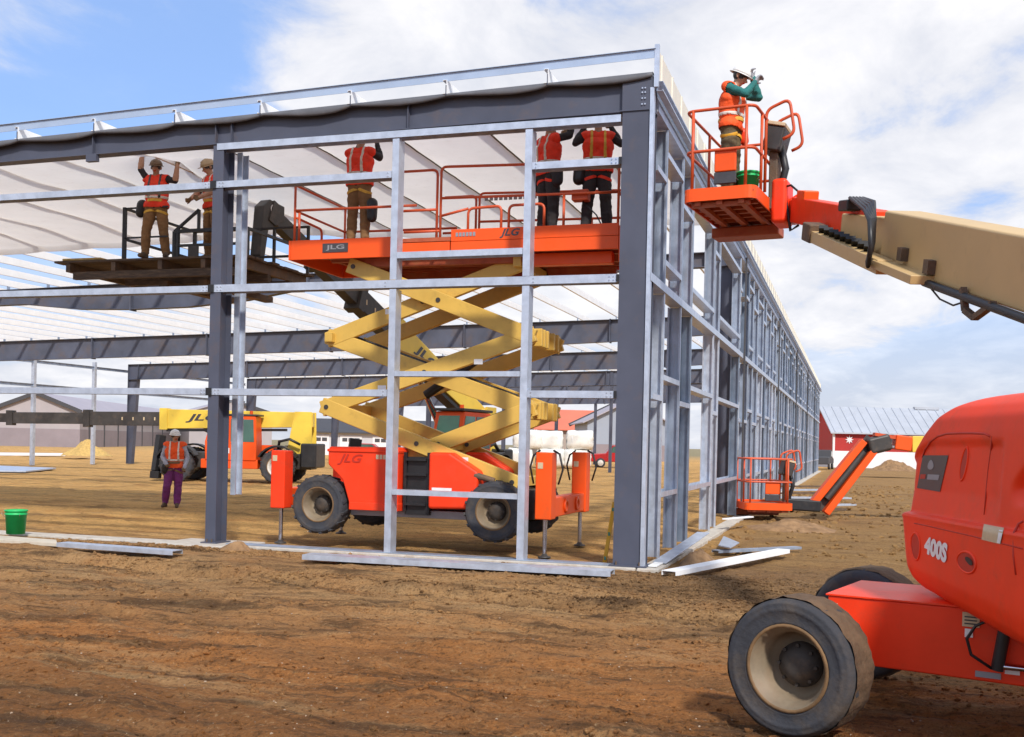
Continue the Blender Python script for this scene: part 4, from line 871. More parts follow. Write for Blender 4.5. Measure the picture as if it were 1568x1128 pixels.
text('brand_lettering', 'JLG', (-2.42, 0.696, 4.76), (1, 0, 0), (0, 0, 1), 0.32, 0.14, 'decal_dark', SL, 0.03, 0.3)
for i in range(6): ob('decal', MB().bb(-3.12 + i*.055, -3.08 + i*.055, 0.692, 0.699, 4.81, 4.87), 'decal_grey', SL)
def rail(pts, r=0.021, m='rail_orange', parent=SL, rr_=0.09, nm='rail'):
    mb = MB(); mb.tube(rpoly(pts, rr_), r, 8); return ob(nm, mb, m, parent)
z0 = 4.82
for y in (0.76, 2.53):
    rail([(-4.02, y, 5.86), (-3.46, y, 5.86), (-3.46, y, z0)]); rail([(-3.40, y, z0), (-3.40, y, 5.90), (-0.63, y, 5.82), (-0.63, y, z0)])
    rail([(-3.40, y, 5.42), (-0.63, y, 5.38)]); rail([(-4.05, y, 5.25), (-3.46, y, 5.25)]); rail([(-5.9, y, 5.34), (-3.8, y, 5.33)])
    rail([(-5.9, y, z0), (-5.9, y, 5.77)]); rail([(-5.82, y, z0), (-5.82, y, 5.3)])
    rail([(-2.95, y, z0), (-2.95, y, 5.24), (-2.42, y, 5.26), (-2.42, y, z0)]); rail([(-3.38, y, 5.15), (-2.95, y, 5.24)]); rail([(-2.3, y, z0), (-2.3, y, 5.26), (-1.75, y, 5.26), (-1.75, y, z0)])
    rail([(-1.45, y, z0), (-1.45, y, 5.38)]); rail([(-4.0, y, 4.92), (-3.4, y, 4.92)])
for z in (5.75, 5.34): rail([(-5.9, 0.76, z), (-5.9, 2.53, z)])
for z in (5.82, 5.38): rail([(-0.63, 0.76, z), (-0.63, 2.53, z)])
rail([(-5.86, 0.76, 5.22), (-5.86, 1.6, 5.2), (-5.86, 1.6, z0)]); rail([(-0.63, 1.6, z0), (-0.63, 1.6, 5.82)])
for i in range(16): ob('safety_tab', MB().bb(-3.30 + i*.085, -3.24 + i*.085, 2.50, 2.51, 5.76, 5.83), 'decal_grey', SL)
cb_ = ob('control_box', MB().bb(-1.35, -1.10, 0.80, 0.98, 5.30, 5.46), 'rail_orange', SL, bevel=0.015)
mb = MB(); mb.tube([(-1.2, .9, 5.3), (-1.0, .95, 5.1), (-0.9, 1.0, 4.9), (-0.9, 1.0, 4.84)], 0.012, 6); ob('hose', mb, 'black', cb_)

# ---- generic telehandler in local axes: x forward, y left
def telehandler(name, label, loc, rz, ang, ext, bigh=0.62):
    t = thing(name, label, 'telehandler', loc, rz)
    A = dict(local=True)
    ob('chassis', MB().bb(-2.9, 2.5, -0.55, 0.55, 0.55, 1.15), 'boom_dark', t, True, bevel=0.03)
    for x in (-1.75, 2.05):
        for s in (-1, 1):
            wheel(t, (x, s*1.02, 0.66), (0, s, 0), 0.66, 0.44, 'rim_white', 'rubber', 16, True)
            mb = MB(); pr = [(x + 0.82*math.cos(a), 0.66 + 0.80*math.sin(a)) for a in [math.pi*(0.15 + 0.7*i/8) for i in range(9)]]; pr2 = [(x + 0.76*math.cos(a), 0.66 + 0.74*math.sin(a)) for a in [math.pi*(0.85 - 0.7*i/8) for i in range(9)]]
            mb.prism(pr + pr2, (0, s*1.0, 0), (1, 0, 0), (0, 0, 1), 0.5); ob('fender', mb, 'black', t, True)
        ob('axle', MB().bb(x - .12, x + .12, -0.85, 0.85, 0.52, 0.80), 'boom_dark', t, True)
    body = ob('body', MB().bb(-1.0, 1.15, 0.35, 1.12, 0.55, 0.90), 'orange', t, True, bevel=0.03)
    ob('engine_hood', MB().bb(-1.2, 1.2, -1.15, -0.4, 0.6, 1.45), 'orange', t, True, bevel=0.05)
    # cab on the left
    mb = MB(); mb.prism([(-0.95, 0.86), (0.98, 0.86), (1.0, 1.55), (0.72, 2.52), (-0.90, 2.52), (-0.95, 1.6)], (0, 0.74, 0), (1, 0, 0), (0, 0, 1), 0.84); cab = ob('cab', mb, 'orange', t, True, bevel=0.03)
    for y in (1.165, 0.315):
        mb = MB(); mb.prism([(-0.86, 1.56), (0.02, 1.56), (0.02, 2.40), (-0.82, 2.40)], (0, y, 0), (1, 0, 0), (0, 0, 1), 0.012); ob('side_window', mb, 'cab_glass', cab, True)
        mb = MB(); mb.prism([(0.10, 1.56), (0.92, 1.56), (0.67, 2.40), (0.10, 2.40)], (0, y, 0), (1, 0, 0), (0, 0, 1), 0.012); ob('side_window', mb, 'cab_glass_green', cab, True)
    mb = MB(); mb.prism([(-0.34, 0.0), (0.34, 0.0), (0.30, 0.86), (-0.30, 0.86)], (1.0, 0.74, 1.58), (0, 1, 0), V((-0.28, 0, 0.95)), 0.012); ob('windscreen', mb, 'cab_glass_green', cab, True)
    ob('roof_guard', MB().bb(-1.0, 0.82, 0.30, 1.18, 2.53, 2.60), 'boom_dark', cab, True, bevel=0.015)
    mb = MB(); mb.cyl((-0.55, 0.45, 2.6), (-0.55, 0.45, 2.74), 0.06); ob('beacon', mb, 'orange', cab, True)
    ob('decal', MB().bb(0.06, 0.66, 1.171, 1.176, 1.12, 1.32), 'decal_white', cab, True)
    ob('door_handle', MB().bb(-0.12, 0.0, 1.172, 1.20, 1.48, 1.52), 'black', cab, True)
    ob('counterweight', MB().bb(-3.15, -2.55, -0.9, 0.9, 0.62, 1.55), 'black', t, True, bevel=0.06)
    for s in (-1, 1):
        ob('boom_mount', MB().prism([(-2.9, 1.0), (-1.9, 1.0), (-2.2, 2.75), (-2.85, 2.75)], (0, s*.42, 0), (1, 0, 0), (0, 0, 1), 0.07), 'machine_yellow', t, True, bevel=0.01)
        mb = MB(); mb.bar((2.75, s*.85, 1.75), (2.86, s*1.0, 0.40), 0.26, 0.30); mb.bar((2.86, s*1.0, 0.40), (2.88, s*1.0, 0.12), 0.34, 0.34); ob('outrigger', mb, 'black', t, True, bevel=0.02)
    mb = MB(); mb.tube([(-1.6, .5, 1.2), (-1.7, .7, 1.6), (-2.1, .75, 1.7), (-2.5, .7, 1.5)], 0.05, 8); ob('hose_bundle', mb, 'black', t, True)
    # boom
    d = V((math.cos(ang), 0, math.sin(ang))); u = V((-math.sin(ang), 0, math.cos(ang))); p = V((-2.6, 0, 2.45)); L0 = 5.6
    bs = ob('boom', MB().bar(p - d*.25, p + d*L0, 0.40, bigh*.85, u, 0.40, bigh*1.15), 'machine_yellow', t, True, bevel=0.02)
    ob('boom_rail', MB().bar(p + d*.8 - u*(bigh*.5 + .06), p + d*(L0 - .2) - u*(bigh*.56 + .06), 0.30, 0.10, u), 'black', bs, True)
    ob('boom_collar', MB().bar(p + d*(L0 - .25), p + d*(L0 + .05), 0.47, bigh*1.25, u), 'machine_yellow', bs, True, bevel=0.01)
    ob('boom_pin_plate', MB().box(p + V((0, 0, 0)), (0.5, 0.46, 0.5)), 'machine_yellow', bs, True, bevel=0.05)
    text('brand_lettering', 'JLG', p + d*(L0 - .95) + V((0, .207, 0)) - u*.14, -d, u, 1.35, 0.34, 'decal_dark', bs, 0.03, 0.3, True)
    e = L0; h = bigh
    for i in range(3):
        L1 = ext / 3; h1 = h*(0.80, 0.66, 0.52)[i]; w1 = (0.33, 0.27, 0.21)[i]
        sec = ob('boom_section', MB().bar(p + d*(e - .4), p + d*(e + L1), w1, h1, u), 'boom_dark', t, True, bevel=0.01)
        ob('wear_collar', MB().bar(p + d*(e + L1 - .22), p + d*(e + L1 + .02), w1 + .09, h1 + .14, u), 'boom_dark', sec, True, bevel=0.01)
        for k in range(4): 
            if i == 0 and L1 > 1.5: ob('decal', MB().box(p + d*(e + .25 + k*.42) + V((0, w1/2 + .004, 0)), (0.05, 0.006, 0.12)), 'decal_tan', sec, True)
        e += L1
    mb = MB(); mb.cyl(p + d*2.0 - u*.75 + V((0.2, 0, -.45)), p + d*4.0 - u*bigh*.55, 0.09); ob('lift_cylinder', mb, 'chrome', t, True)
    return t, p, d, u, e
# telehandler at left, boom pointing left
c = at(362, 741, D=41.5)
t1, p, d, u, e = telehandler('telehandler', 'yellow and orange telehandler with boom stretched left behind purple trousered worker', (c.x + .1, c.y, -0.02), CAM_YAW + math.pi - 0.02, R(-0.8), 9.0, 0.66)
hd = p + d*e
ob('carriage', MB().box(hd + V((0.1, 0, -0.4)), (0.25, 1.1, 1.0)), 'boom_dark', t1, True, bevel=0.02)
for s in (-1, 1): ob('fork', MB().bb(hd.x + .2, hd.x + 1.4, s*.4 - .06, s*.4 + .06, hd.z - .92, hd.z - .86), 'boom_dark', t1, True)
# telehandler behind the scissor lift, boom raised to the work platform
base = V((-7.72, 15.0, 0)); head = V((-8.75, 4.7, 6.32)); dd = head - base; rz = math.atan2(dd.y, dd.x); fwd = V((math.cos(rz), math.sin(rz), 0))
org = base + fwd*2.6; hl = (dd.xy).length; ang = math.atan2(head.z - 2.45, hl); Lb = math.hypot(hl, head.z - 2.45)
t2, p, d, u, e = telehandler('telehandler', 'telehandler behind the scissor lift raising its dark boom to plank platform', (org.x, org.y, -0.02), rz, ang, Lb - 5.6, 0.62)
hd = p + d*e
mb = MB(); mb.prism([(-.45, .17), (.05, .22), (.26, .05), (.36, -.95), (.22, -1.15), (.08, -.40), (-.45, -.14)], hd, (1, 0, 0), (0, 0, 1), 0.24); hdo = ob('boom_head', mb, 'boom_dark', t2, True, bevel=0.02)
for s in (-1, 1):
    mb = MB(); mb.lathe([(0, 0), (.09, 0), (.09, .012), (.07, .012), (.07, .005), (0, .005)], hd + V((-0.05, s*.122, 0.04)), (0, s, 0), 20); ob('round_badge', mb, 'decal_white', hdo, True)
# work platform carried by that telehandler
WP = thing('work_platform', 'dark plank work platform with black rails lifted beside the left column', 'work platform', (-9.5, 3.0, 4.5))
rr = random.Random(3)
for i in range(9):
    y = 1.95 + i*.265; ob('plank', MB().bb(-11.55 + rr.uniform(-.08, .1), -7.50 + rr.uniform(-.05, .08), y, y + .25, 4.865, 4.905), 'plank', WP, bevel=0.004)
ob('plank', MB().bb(-11.45, -10.6, 2.0, 2.5, 4.915, 4.955), 'straw', WP, bevel=0.01)
for i, x in enumerate((-11.3, -10.3, -9.3, -8.4, -7.65)): ob('joist', MB().bb(x - .045, x + .045, 1.98, 4.3, 4.70, 4.862), 'rusty_steel', WP)
for i, y in enumerate((2.05, 2.9, 3.7, 4.2)): ob('bearer', MB().bb(-11.2 + .5*i, -7.6, y - .05, y + .05, 4.56, 4.698), 'plank', WP)
for s in (-.42, .42): ob('fork_pocket', MB().bb(-9.1 + s - .09, -9.1 + s + .09, 2.4, 4.75, 4.44, 4.555), 'rusty_steel', WP)
def brail(pts, r=0.022, sq=True):
    mb = MB()
    for a, b in zip(pts[:-1], pts[1:]): mb.bar(a, b, r*2, r*2)
    return ob('rail', mb, 'black', WP)
zt, zd = 5.86, 4.905
brail([(-10.12, 2.05, zd), (-10.12, 2.05, zt)], .03); brail([(-10.12, 4.25, zd), (-10.12, 4.25, zt)], .03)
for z in (5.84, 5.28): brail([(-10.12, 4.25, z), (-7.55, 4.25, z)]); brail([(-10.12, 2.05, z), (-10.12, 4.25, z)])
for z in (5.84, 5.30): brail([(-10.12, 2.05, z), (-9.2, 2.05, z)], 0.014)
for x in (-9.05, -8.98, -7.62): brail([(x, 2.05, zd), (x, 2.05, 5.38)], .028)
for x in (-9.02, -7.55, -8.3): brail([(x, 4.25, zd), (x, 4.25, 5.86)], .025)
brail([(-9.05, 2.05, 5.38), (-7.55, 2.05, 5.38)], .03); brail([(-9.05, 2.05, 5.12), (-7.55, 2.05, 5.12)], .022); brail([(-9.05, 2.05, 5.38), (-8.55, 2.05, 5.75), (-8.55, 2.05, 5.40)], .022)
brail([(-7.55, 2.05, 5.38), (-7.55, 4.25, 5.38)], .025); brail([(-7.55, 2.05, zd), (-7.55, 2.05, 5.38)], .028)
ob('backrest_plate', MB().bb(-8.75, -8.55, 2.03, 2.07, zd, 5.12), 'boom_dark', WP)

# ---- boom lift basket in local axes: x across (0..w), y along (0..l), z = 0 on the deck
def basket(root, M, w, l, tilt=True):
    P = lambda *a: MB(M)
    o = ob('basket_deck', MB(M).bb(0.03, w - .03, 0.03, l - .03, -0.03, 0.0), 'basket_under', root)
    mb = MB(M); pts = rpoly([(0, 0, 0), (w, 0, 0), (w, l, 0), (0, l, 0)], 0.14, True)
    k = len(pts); up_ = [V((q.x, q.y, 0.05)) for q in pts]; dn = [V((q.x, q.y, -0.12)) for q in pts]; cx = V((w/2, l/2, 0)); inn = lambda q, z: V((cx.x + (q.x - cx.x)*.965, cx.y + (q.y - cx.y)*.98, z))
    mb.grid([dn, up_, [inn(q, .05) for q in pts], [inn(q, -.12) for q in pts], dn], False, True); ob('toe_board', mb, 'orange', root)
    for i in range(7): y = 0.15 + i*(l - .3)/6; ob('floor_bar', MB(M).bb(0.05, w - .05, y - .05, y + .02, -0.115, -0.035), 'basket_under', root)
    for x in (0.2*w, 0.5*w, 0.8*w): ob('floor_bar', MB(M).bb(x - .04, x + .04, 0.05, l - .05, -0.17, -0.118), 'basket_under', root)
    ob('floor_stringer', MB(M).bb(-.0, w, l - .42, l - .02, -0.32, -0.175), 'basket_under', root, bevel=0.02)
    ob('floor_stringer', MB(M).bb(0.1, w - .1, 0.1, 0.2, -0.175, -0.125), 'basket_under', root)
    tb = lambda pts, r=.021, rr_=.12, c=False: ob('rail', MB(M).tube(rpoly(pts, rr_, c), r, 8, c), 'rail_orange', root)
    g = .03
    tb([(g, g, 1.1), (w-g, g, 1.1), (w-g, l-g, 1.1), (g, l-g, 1.1)], c=True)
    tb([(g, g, .55), (w-g, g, .55), (w-g, l-g, .55), (g, l-g, .55)], c=True)
    for x, y in ((.12, g), (w-.14, g), (.02+g*.4, .35), (g, l*.62), (w-g, .45), (w-g, l*.72), (.14, l-g), (w-.14, l-g)): tb([(x, y, .04), (x, y, 1.1)], .021)
    return o
def console(root, M, w, l):
    # control console with bent guard rail on the boom side
    c = ob('control_console', MB(M).box((w + .05, l*.52, 0.86), (0.26, 0.46, 0.34), Matrix.Rotation(R(14), 3, 'Y')), 'boom_dark', root, bevel=0.03)
    ob('console_lid', MB(M).box((w + .09, l*.52, 1.05), (0.26, 0.5, 0.05), Matrix.Rotation(R(14), 3, 'Y')), 'decal_tan', c, bevel=0.01)
    ob('console_post', MB(M).bb(w - .02, w + .10, l*.45, l*.59, -0.1, 0.72), 'rusty_steel', root, bevel=0.02)
    for y in (l*.36, l*.68): ob('console_guard', MB(M).tube(rpoly([(w - .03, y, .1), (w - .03, y, 1.22), (w + .28, y, 1.34), (w + .36, y, 0.86), (w + .2, y, 0.8)], .1), .022, 8), 'rail_orange', root)
    ob('hose_bundle', MB(M).tube([(w + .12, l*.5, .8), (w + .2, l*.48, .45), (w + .12, l*.5, .15), (w + .22, l*.55, -.2)], .05, 8), 'black', root)
    ob('manual_box', MB(M).bb(w*.42, w*.72, 0.045, 0.10, 0.26, 0.56), 'orange', root, bevel=0.02)
    ob('manual_box_label', MB(M).bb(w*.42, w*.72, 0.046, 0.098, 0.10, 0.255), 'decal_dark', root, bevel=0.01)

# ---- boom lift in the foreground with its boom swung to the building corner
FL = thing('boom_lift', 'large red orange boom lift in the right foreground with tan boom and occupied basket', 'boom lift', (4.14, -7.44, 0))
co = V((2.69, -7.06, 0)); cx_ = V((.968, -.25, 0)).normalized(); CM = frame(co, cx_)
for s, ph in ((-1, 0), (1, 1)):
    wheel(FL, (-.03 if s < 0 else -.10, s*0.98, 0.41), (-.16, s, 0) if s < 0 else (.16, s, 0), 0.418, 0.34, 'rim_tan', 'rubber', 0, False, CM, 0.58)
    wheel(FL, (2.75, s*0.98, 0.395), (0, s, 0), 0.40, 0.34, 'rim_tan', 'rubber', 0, False, CM, 0.60)
mb = MB(CM); mb.prism([(-.02, .765), (2.9, .765), (2.9, .32), (0.10, .35), (0.0, .60), (-.02, .73)], (0, 0, 0), (1, 0, 0), (0, 0, 1), 0.86); ch = ob('chassis', mb, 'lift_red', FL, bevel=0.012)
ob('axle', MB(CM).bb(-.11, .11, -.85, .85, .30, .50), 'lift_red', FL, bevel=0.02); ob('axle', MB(CM).bb(2.64, 2.86, -.85, .85, .30, .50), 'lift_red', FL, bevel=0.02)
ob('deck_plate', MB(CM).bb(-.03, 2.9, -.44, .44, .767, .777), 'lift_red', ch)
A_ = at(1214, 319, D=15.0); Bq = at(1568, 406, D=8.0); bd = (Bq - A_).normalized(); P_ = A_ + bd*((Bq - A_).length*1.24)
af = V((-bd.x, -bd.y, 0)).normalized(); HM = frame((P_.x, P_.y, 0), af)          # x forward along the boom, y left
mb = MB(); sc = P_ + af*.55; mb.cyl((4.14, -7.44, .77), (4.14, -7.44, 1.0), 0.55, n=32); ob('slew_ring', mb, 'boom_dark', FL)
ob('turret_base', MB(HM).bb(-1.0, 1.2, -.95, .95, 0.94, 1.12), 'lift_red', FL, bevel=0.03)
for s in (-1, 1): ob('boom_upright', MB(HM).prism([(-.7, 1.1), (.6, 1.1), (.25, 2.2), (-.25, P_.z + .2), (-.5, P_.z + .1)], (0, s*.33, 0), (1, 0, 0), (0, 0, 1), 0.06), 'lift_red', FL, bevel=0.01)
# turret hood: lofted sections along the boom direction
FFZ = [(.80, .64), (.86, .74), (.93, .80), (1.02, .83), (1.25, .875), (1.275, .885), (1.290, .875), (1.30, .845), (1.47, .87), (1.64, .86), (1.70, .82), (1.92, .52), (1.98, .38), (2.025, .16), (2.05, -.15), (2.07, -.7)]
def lerpt(T, z):
    if z <= T[0][0]: return T[0][1]
    for (a, b), (c, d) in zip(T[:-1], T[1:]):
        if z <= c: return b + (d - b)*(z - a)/(c - a)
    return T[-1][1]
LZ = [(.80, 1.05), (.83, 1.12), (.88, 1.16), (.95, 1.18), (1.25, 1.19), (1.275, 1.195), (1.290, 1.185), (1.30, 1.15), (1.50, 1.145), (1.80, 1.13), (1.90, 1.105), (1.97, 1.05), (2.01, .98), (2.035, .90), (2.055, .70), (2.07, .35)]
zsl = sorted(set([round(.80 + 1.265*i/64, 4) for i in range(65)] + [1.272, 1.280, 1.288, 1.296, 1.302, 2.045, 2.055, 2.062]))
rows = []
for z_ in zsl:
    fz, lz = lerpt(FFZ, z_), lerpt(LZ, z_); rc = .17; row = []
    for i in range(96): f_ = -2.0 + (fz - rc + 2.0)*i/95; row.append([f_, lz])
    for i in range(1, 10): a_ = math.pi/2*i/9; row.append([fz - rc + rc*math.sin(a_), lz - rc + rc*math.cos(a_)])
    for i in range(1, 5): row.append([fz - .03*i*i/16, lz - rc - (lz - rc - .30)*i/4])
    out = []
    for f_, l_ in row:
        zb = z_ - (.13*max(0.0, min(1.0, (.6 - f_)/1.5)))*max(0.0, (1.25 - z_)/.45)          # lower edge drops towards the rear
        dz = max(0.0, min(1.0, (1.62 - z_ - .75*(f_ + .85))/.06)) * max(0.0, min(1.0, (z_ - 1.42)/.10)) * max(0.0, min(1.0, (-.72 - f_)/.10)) * max(0.0, min(1.0, (1.80 - z_)/.08))
        q = 0.0
        zt_ = 1.76 - .10*max(0.0, (f_ - .35)/.4)**2
        if 1.3 < z_ < zt_ and f_ > -.60: q = .026*min(1, (z_ - 1.3)/.15)*min(1, (zt_ - z_)/.025)*min(1, (f_ + .60)/.06)   # recessed panel
        out.append((f_, l_ - ((.10*dz + q) if l_ > .85 else 0), zb))
    rows.append(out)
mb = MB(HM); mb.grid(rows); n_ = len(rows[0]); mb.add(rows[0], [tuple(range(n_))]); mb.add(rows[-1], [tuple(range(n_))])
hood = ob('engine_hood', mb, 'lift_red', FL)
ob('hood_inner', MB(HM).bb(-1.985, .45, .32, 1.02, .76, 1.88), 'lift_red', FL, bevel=0.05)
ss = hood.modifiers.new('sub', 'SUBSURF'); ss.levels = 1; ss.render_levels = 1
ob('opposite_hood', MB(HM).bb(-1.9, .7, -1.15, -.4, .9, 1.9), 'lift_red', FL, bevel=0.15, seg=4)
bpy.context.view_layer.update()
hm_ = hood.evaluated_get(bpy.context.evaluated_depsgraph_get()).to_mesh(); hb = BVHTree.FromPolygons([hood.matrix_world @ v.co for v in hm_.vertices], [tuple(q.vertices) for q in hm_.polygons])
def cast(x, y, off):
    d = ray(x, y).normalized(); h, nrm, i, ds = hb.ray_cast(CAM, d)
    if h is None: return None
    if nrm.dot(d) > 0: nrm = -nrm
    return h + nrm*off
def quadmap(q, a, b):
    (x0, y0), (x1, y1), (x2, y2), (x3, y3) = q
    return ((x0*(1-a) + x1*a)*(1-b) + (x3*(1-a) + x2*a)*b, (y0*(1-a) + y1*a)*(1-b) + (y3*(1-a) + y2*a)*b)
def hood_patch(name, q, m, off=.004, n=8, ell=False, par=None, tries=8):
    mb = MB(); rows = []; q0 = q
    for j in range(n+1):
        row = []
        for i in range(n+1):
            a, b = i/n, j/n
            if ell:
                u_, v_ = a*2-1, b*2-1; s_ = math.sqrt(max(0, 1 - u_*u_/2)), math.sqrt(max(0, 1 - v_*v_/2)); u_, v_ = u_*s_[1], v_*s_[0]; a, b = (u_+1)/2, (v_+1)/2
            h = cast(*quadmap(q, a, b), off)
            if h is None: return hood_patch(name, [(x + 2, y) for x, y in q0], m, off, n, ell, par, tries - 1) if tries else None
            row.append(h)
        rows.append(row)
    mb.grid(rows); return ob(name, mb, m, par or hood)
def hood_text(name, s, q, m, off=.006, bold=0.03):
    vs, f_ = textmesh(s, bold, 0.0); pts = []
    for p in vs:
        h = cast(*quadmap(q, p[0], 1 - p[1]), off)
        if h is None: return None
        pts.append(h)
    mb = MB(); mb.add(pts, f_); return ob(name, mb, m, hood)
hood_patch('badge_plate', [(1414, 697), (1453, 697), (1440, 753), (1405, 747)], 'decal_dark', .004)
hood_patch('badge_mark', [(1424, 704), (1430, 704), (1432, 719), (1420, 719)], 'decal_grey', .006, 4, True)
hood_patch('badge_mark', [(1411, 726), (1419, 726), (1418, 733), (1410, 733)], 'dark_red', .006, 3)
hood_patch('badge_mark', [(1422, 726), (1440, 727), (1438, 735), (1421, 734)], 'decal_grey', .006, 3)
hood_text('model_number', '400S', [(1418, 820), (1453, 832), (1450, 863), (1416, 846)], 'decal_white', .006, 0.055)
hood_patch('slot_recess_shade', [(1477, 685), (1485, 687), (1477, 735), (1468, 733)], 'dark_red', .003, 6, True)  # flat darker ellipse, paints the shade inside the slot
hood_patch('latch_recess_shade', [(1395, 816), (1409, 818), (1409, 858), (1397, 854)], 'dark_red', .003, 6, True)  # this and the next: flat ellipses coloured as shade in round latch recesses
hood_patch('latch_recess_shade', [(1467, 843), (1494, 848), (1494, 880), (1467, 872)], 'dark_red', .003, 6, True)
for q in ([(1467, 843), (1494, 848), (1494, 880), (1467, 872)], [(1395, 816), (1409, 818), (1409, 858), (1397, 854)], [(1477, 685), (1485, 687), (1477, 735), (1468, 733)]):
    ring = []
    for i in range(20):
        t = 2*math.pi*i/20; h = cast(*quadmap(q, .5 + .53*math.cos(t), .5 + .53*math.sin(t)), .001)
        if h: ring.append(h)
    if len(ring) == 20: mb = MB(); mb.tube(ring, .007, 6, True); ob('latch_rim', mb, 'lift_red', hood)
lt = hood_patch('latch_handle', [(1478, 850), (1490, 855), (1492, 868), (1482, 862)], 'black', .008, 5, True)
hood_patch('warning_decal', [(1507, 803), (1538, 809), (1533, 833), (1504, 826)], 'decal_tan', .004, 4)
hood_patch('warning_decal', [(1531, 812), (1537, 813), (1533, 832), (1528, 831)], 'decal_white', .006, 3)
mb = MB(); gp = [cast(x, y, .0) for x, y in ((1413, 700), (1417, 688), (1425, 676), (1436, 668), (1450, 664), (1470, 663), (1490, 663), (1508, 664), (1516, 668))]
if all(gp): mb.tube(gp, .007, 6); ob('panel_seam', mb, 'dark_red', hood)
mb = MB(); gp = [cast(x, y, .0) for x, y in ((1556, 880), (1552, 850), (1553, 815), (1560, 802), (1567, 798))]
if all(gp): mb.tube(gp, .006, 6); ob('panel_seam', mb, 'dark_red', hood)
for pl in (((1519, 668), (1517, 690), (1513, 720), (1510, 750), (1507, 788)), ((1400, 801), (1420, 805), (1450, 812), (1490, 821), (1530, 831), (1566, 840))):
    gp = [cast(x, y, -.001) for x, y in pl]
    if all(gp): mb = MB(); mb.tube(gp, .0045, 6); ob('panel_seam', mb, 'dark_red', hood)
# small fittings on the chassis side
sidey = -.436
for (x, z, w_, h_, m) in ((.83, .70, .095, .085, 'decal_tan'), (.82, .62, .045, .05, 'decal_white'), (.02, .69, .05, .06, 'decal_tan'), (.93, .385, .14, .035, 'decal_grey'), (1.06, .43, .08, .05, 'decal_white')): ob('decal', MB(CM).bb(x - w_/2, x + w_/2, sidey - .006, sidey, z - h_/2, z + h_/2), m, ch)
for i in range(3): ob('decal', MB(CM).bb(.795, .865, sidey - .009, sidey - .0065, .672 + i*.02, .680 + i*.02), 'decal_dark', ch)
mb = MB(CM); mb.cyl((.985, sidey - .06, .43), (1.03, sidey - .06, .72), 0.036, n=16); ob('steer_cylinder', mb, 'black', FL)
mb = MB(CM); mb.tube([(1.03, sidey - .07, .72), (.96, sidey - .09, .73), (.87, sidey - .10, .68), (.825, sidey - .10, .60), (.85, sidey - .10, .51), (.96, sidey - .08, .44)], .009, 6); ob('hose', mb, 'black', FL)
mb = MB(CM); mb.cyl((.99, sidey - .06, .455), (1.6, sidey - .02, .455), 0.018, n=10); ob('tie_rod', mb, 'chrome', FL)
# boom
bu = V((0, 0, 1)); bside = bd.cross(bu).normalized(); bup = bside.cross(bd).normalized(); Lb = (P_ - A_).length
def bp(s, a=0.0, b=0.0): return A_ + bd*s + bside*a + bup*b                      # s metres from the tip, a sideways, b up
ob('fly_boom', MB().bar(bp(0.30, 0, .0), bp(3.9, 0, .03), 0.20, 0.34, bup), 'lift_red', FL, bevel=0.02)
bm1 = ob('mid_boom', MB().bar(bp(2.9, 0, -.09), bp(4.9, 0, -.05), 0.28, 0.40, bup, 0.30, 0.46), 'boom_tan', FL, bevel=0.02)
bm0 = ob('base_boom', MB().bar(bp(4.5, 0, -.03), bp(Lb + .5, 0, -.02), 0.36, 0.53, bup), 'boom_tan', FL, bevel=0.025)
ob('boom_tip_bracket', MB().bar(bp(-.05, 0, -.06), bp(.45, 0, 0), 0.16, 0.34, bup), 'rail_orange', FL, bevel=0.03)
ob('boom_tip_box', MB().bar(bp(.55, 0, .20), bp(.95, 0, .21), 0.2, 0.14, bup), 'orange', FL, bevel=0.02)
# cable carrier and hoses on the near side of the boom
cam_s = -1 if (bp(4, -1) - CAM).length < (bp(4, 1) - CAM).length else 1
sd_ = lambda s, b, o=.0: bp(s, cam_s*(.22 + o), b)
tr = ob('cable_tray', MB().bar(sd_(2.2, -.20, .02), sd_(5.0, -.27, .06), 0.16, 0.14, bup), 'boom_tan', FL, bevel=0.008)
ob('tray_end', MB().bar(sd_(2.0, -.16, .02), sd_(2.35, -.17, .02), 0.22, 0.22, bup), 'rusty_steel', tr, bevel=0.02)
for i in range(9): s_ = 2.5 + i*.22; ob('cable_link', MB().bar(sd_(s_, -.14 - .02*i*.3, .0), sd_(s_ + .17, -.06 - .02*i*.3, .05), 0.10, 0.035, bup), 'black', tr)
for k in range(5):
    o_ = .05 + .035*k; mb = MB(); mb.tube([sd_(2.9 + .1*k, .22, -.3 + o_), sd_(3.4, .30, -.2 + o_), sd_(4.2, .30 - .02*k, -.05 + o_*.6), sd_(4.62 + .08*k, .16, .04 + o_), sd_(4.72 + .1*k, -.06, .06 + o_), sd_(4.55 + .12*k, -.26, .04 + o_), sd_(4.3, -.24, .02)], .022, 6); ob('hose', mb, 'black', FL)
ob('hose_clamp', MB().bar(sd_(3.1, .20, -.1), sd_(3.45, .23, -.1), 0.26, 0.12, bup), 'black', FL, bevel=0.02)
rs = ob('roller_bracket', MB().bar(sd_(4.9, -.25, .05), sd_(6.0, -.27, .05), 0.22, 0.08, bup), 'boom_tan', FL, bevel=0.008)
mb = MB(); mb.cyl(sd_(5.9, -.30, .0), sd_(8.4, -.31, .0), 0.035, n=12); ob('boom_cable_tube', mb, 'black', FL)
mb = MB(); mb.bar(sd_(6.75, -.24), sd_(6.85, -.40), .05, .045, bup); mb.bar(sd_(6.85, -.40), sd_(7.05, -.43), .05, .045, bup); mb.bar(sd_(7.05, -.43), sd_(7.35, -.28), .05, .045, bup); ob('tie_loop', mb, 'rusty_steel', FL)
mb = MB(); mb.tube([sd_(6.0, -.31), sd_(6.3, -.39), sd_(6.6, -.40), sd_(6.85, -.33)], .008, 6); ob('hose', mb, 'black', FL)
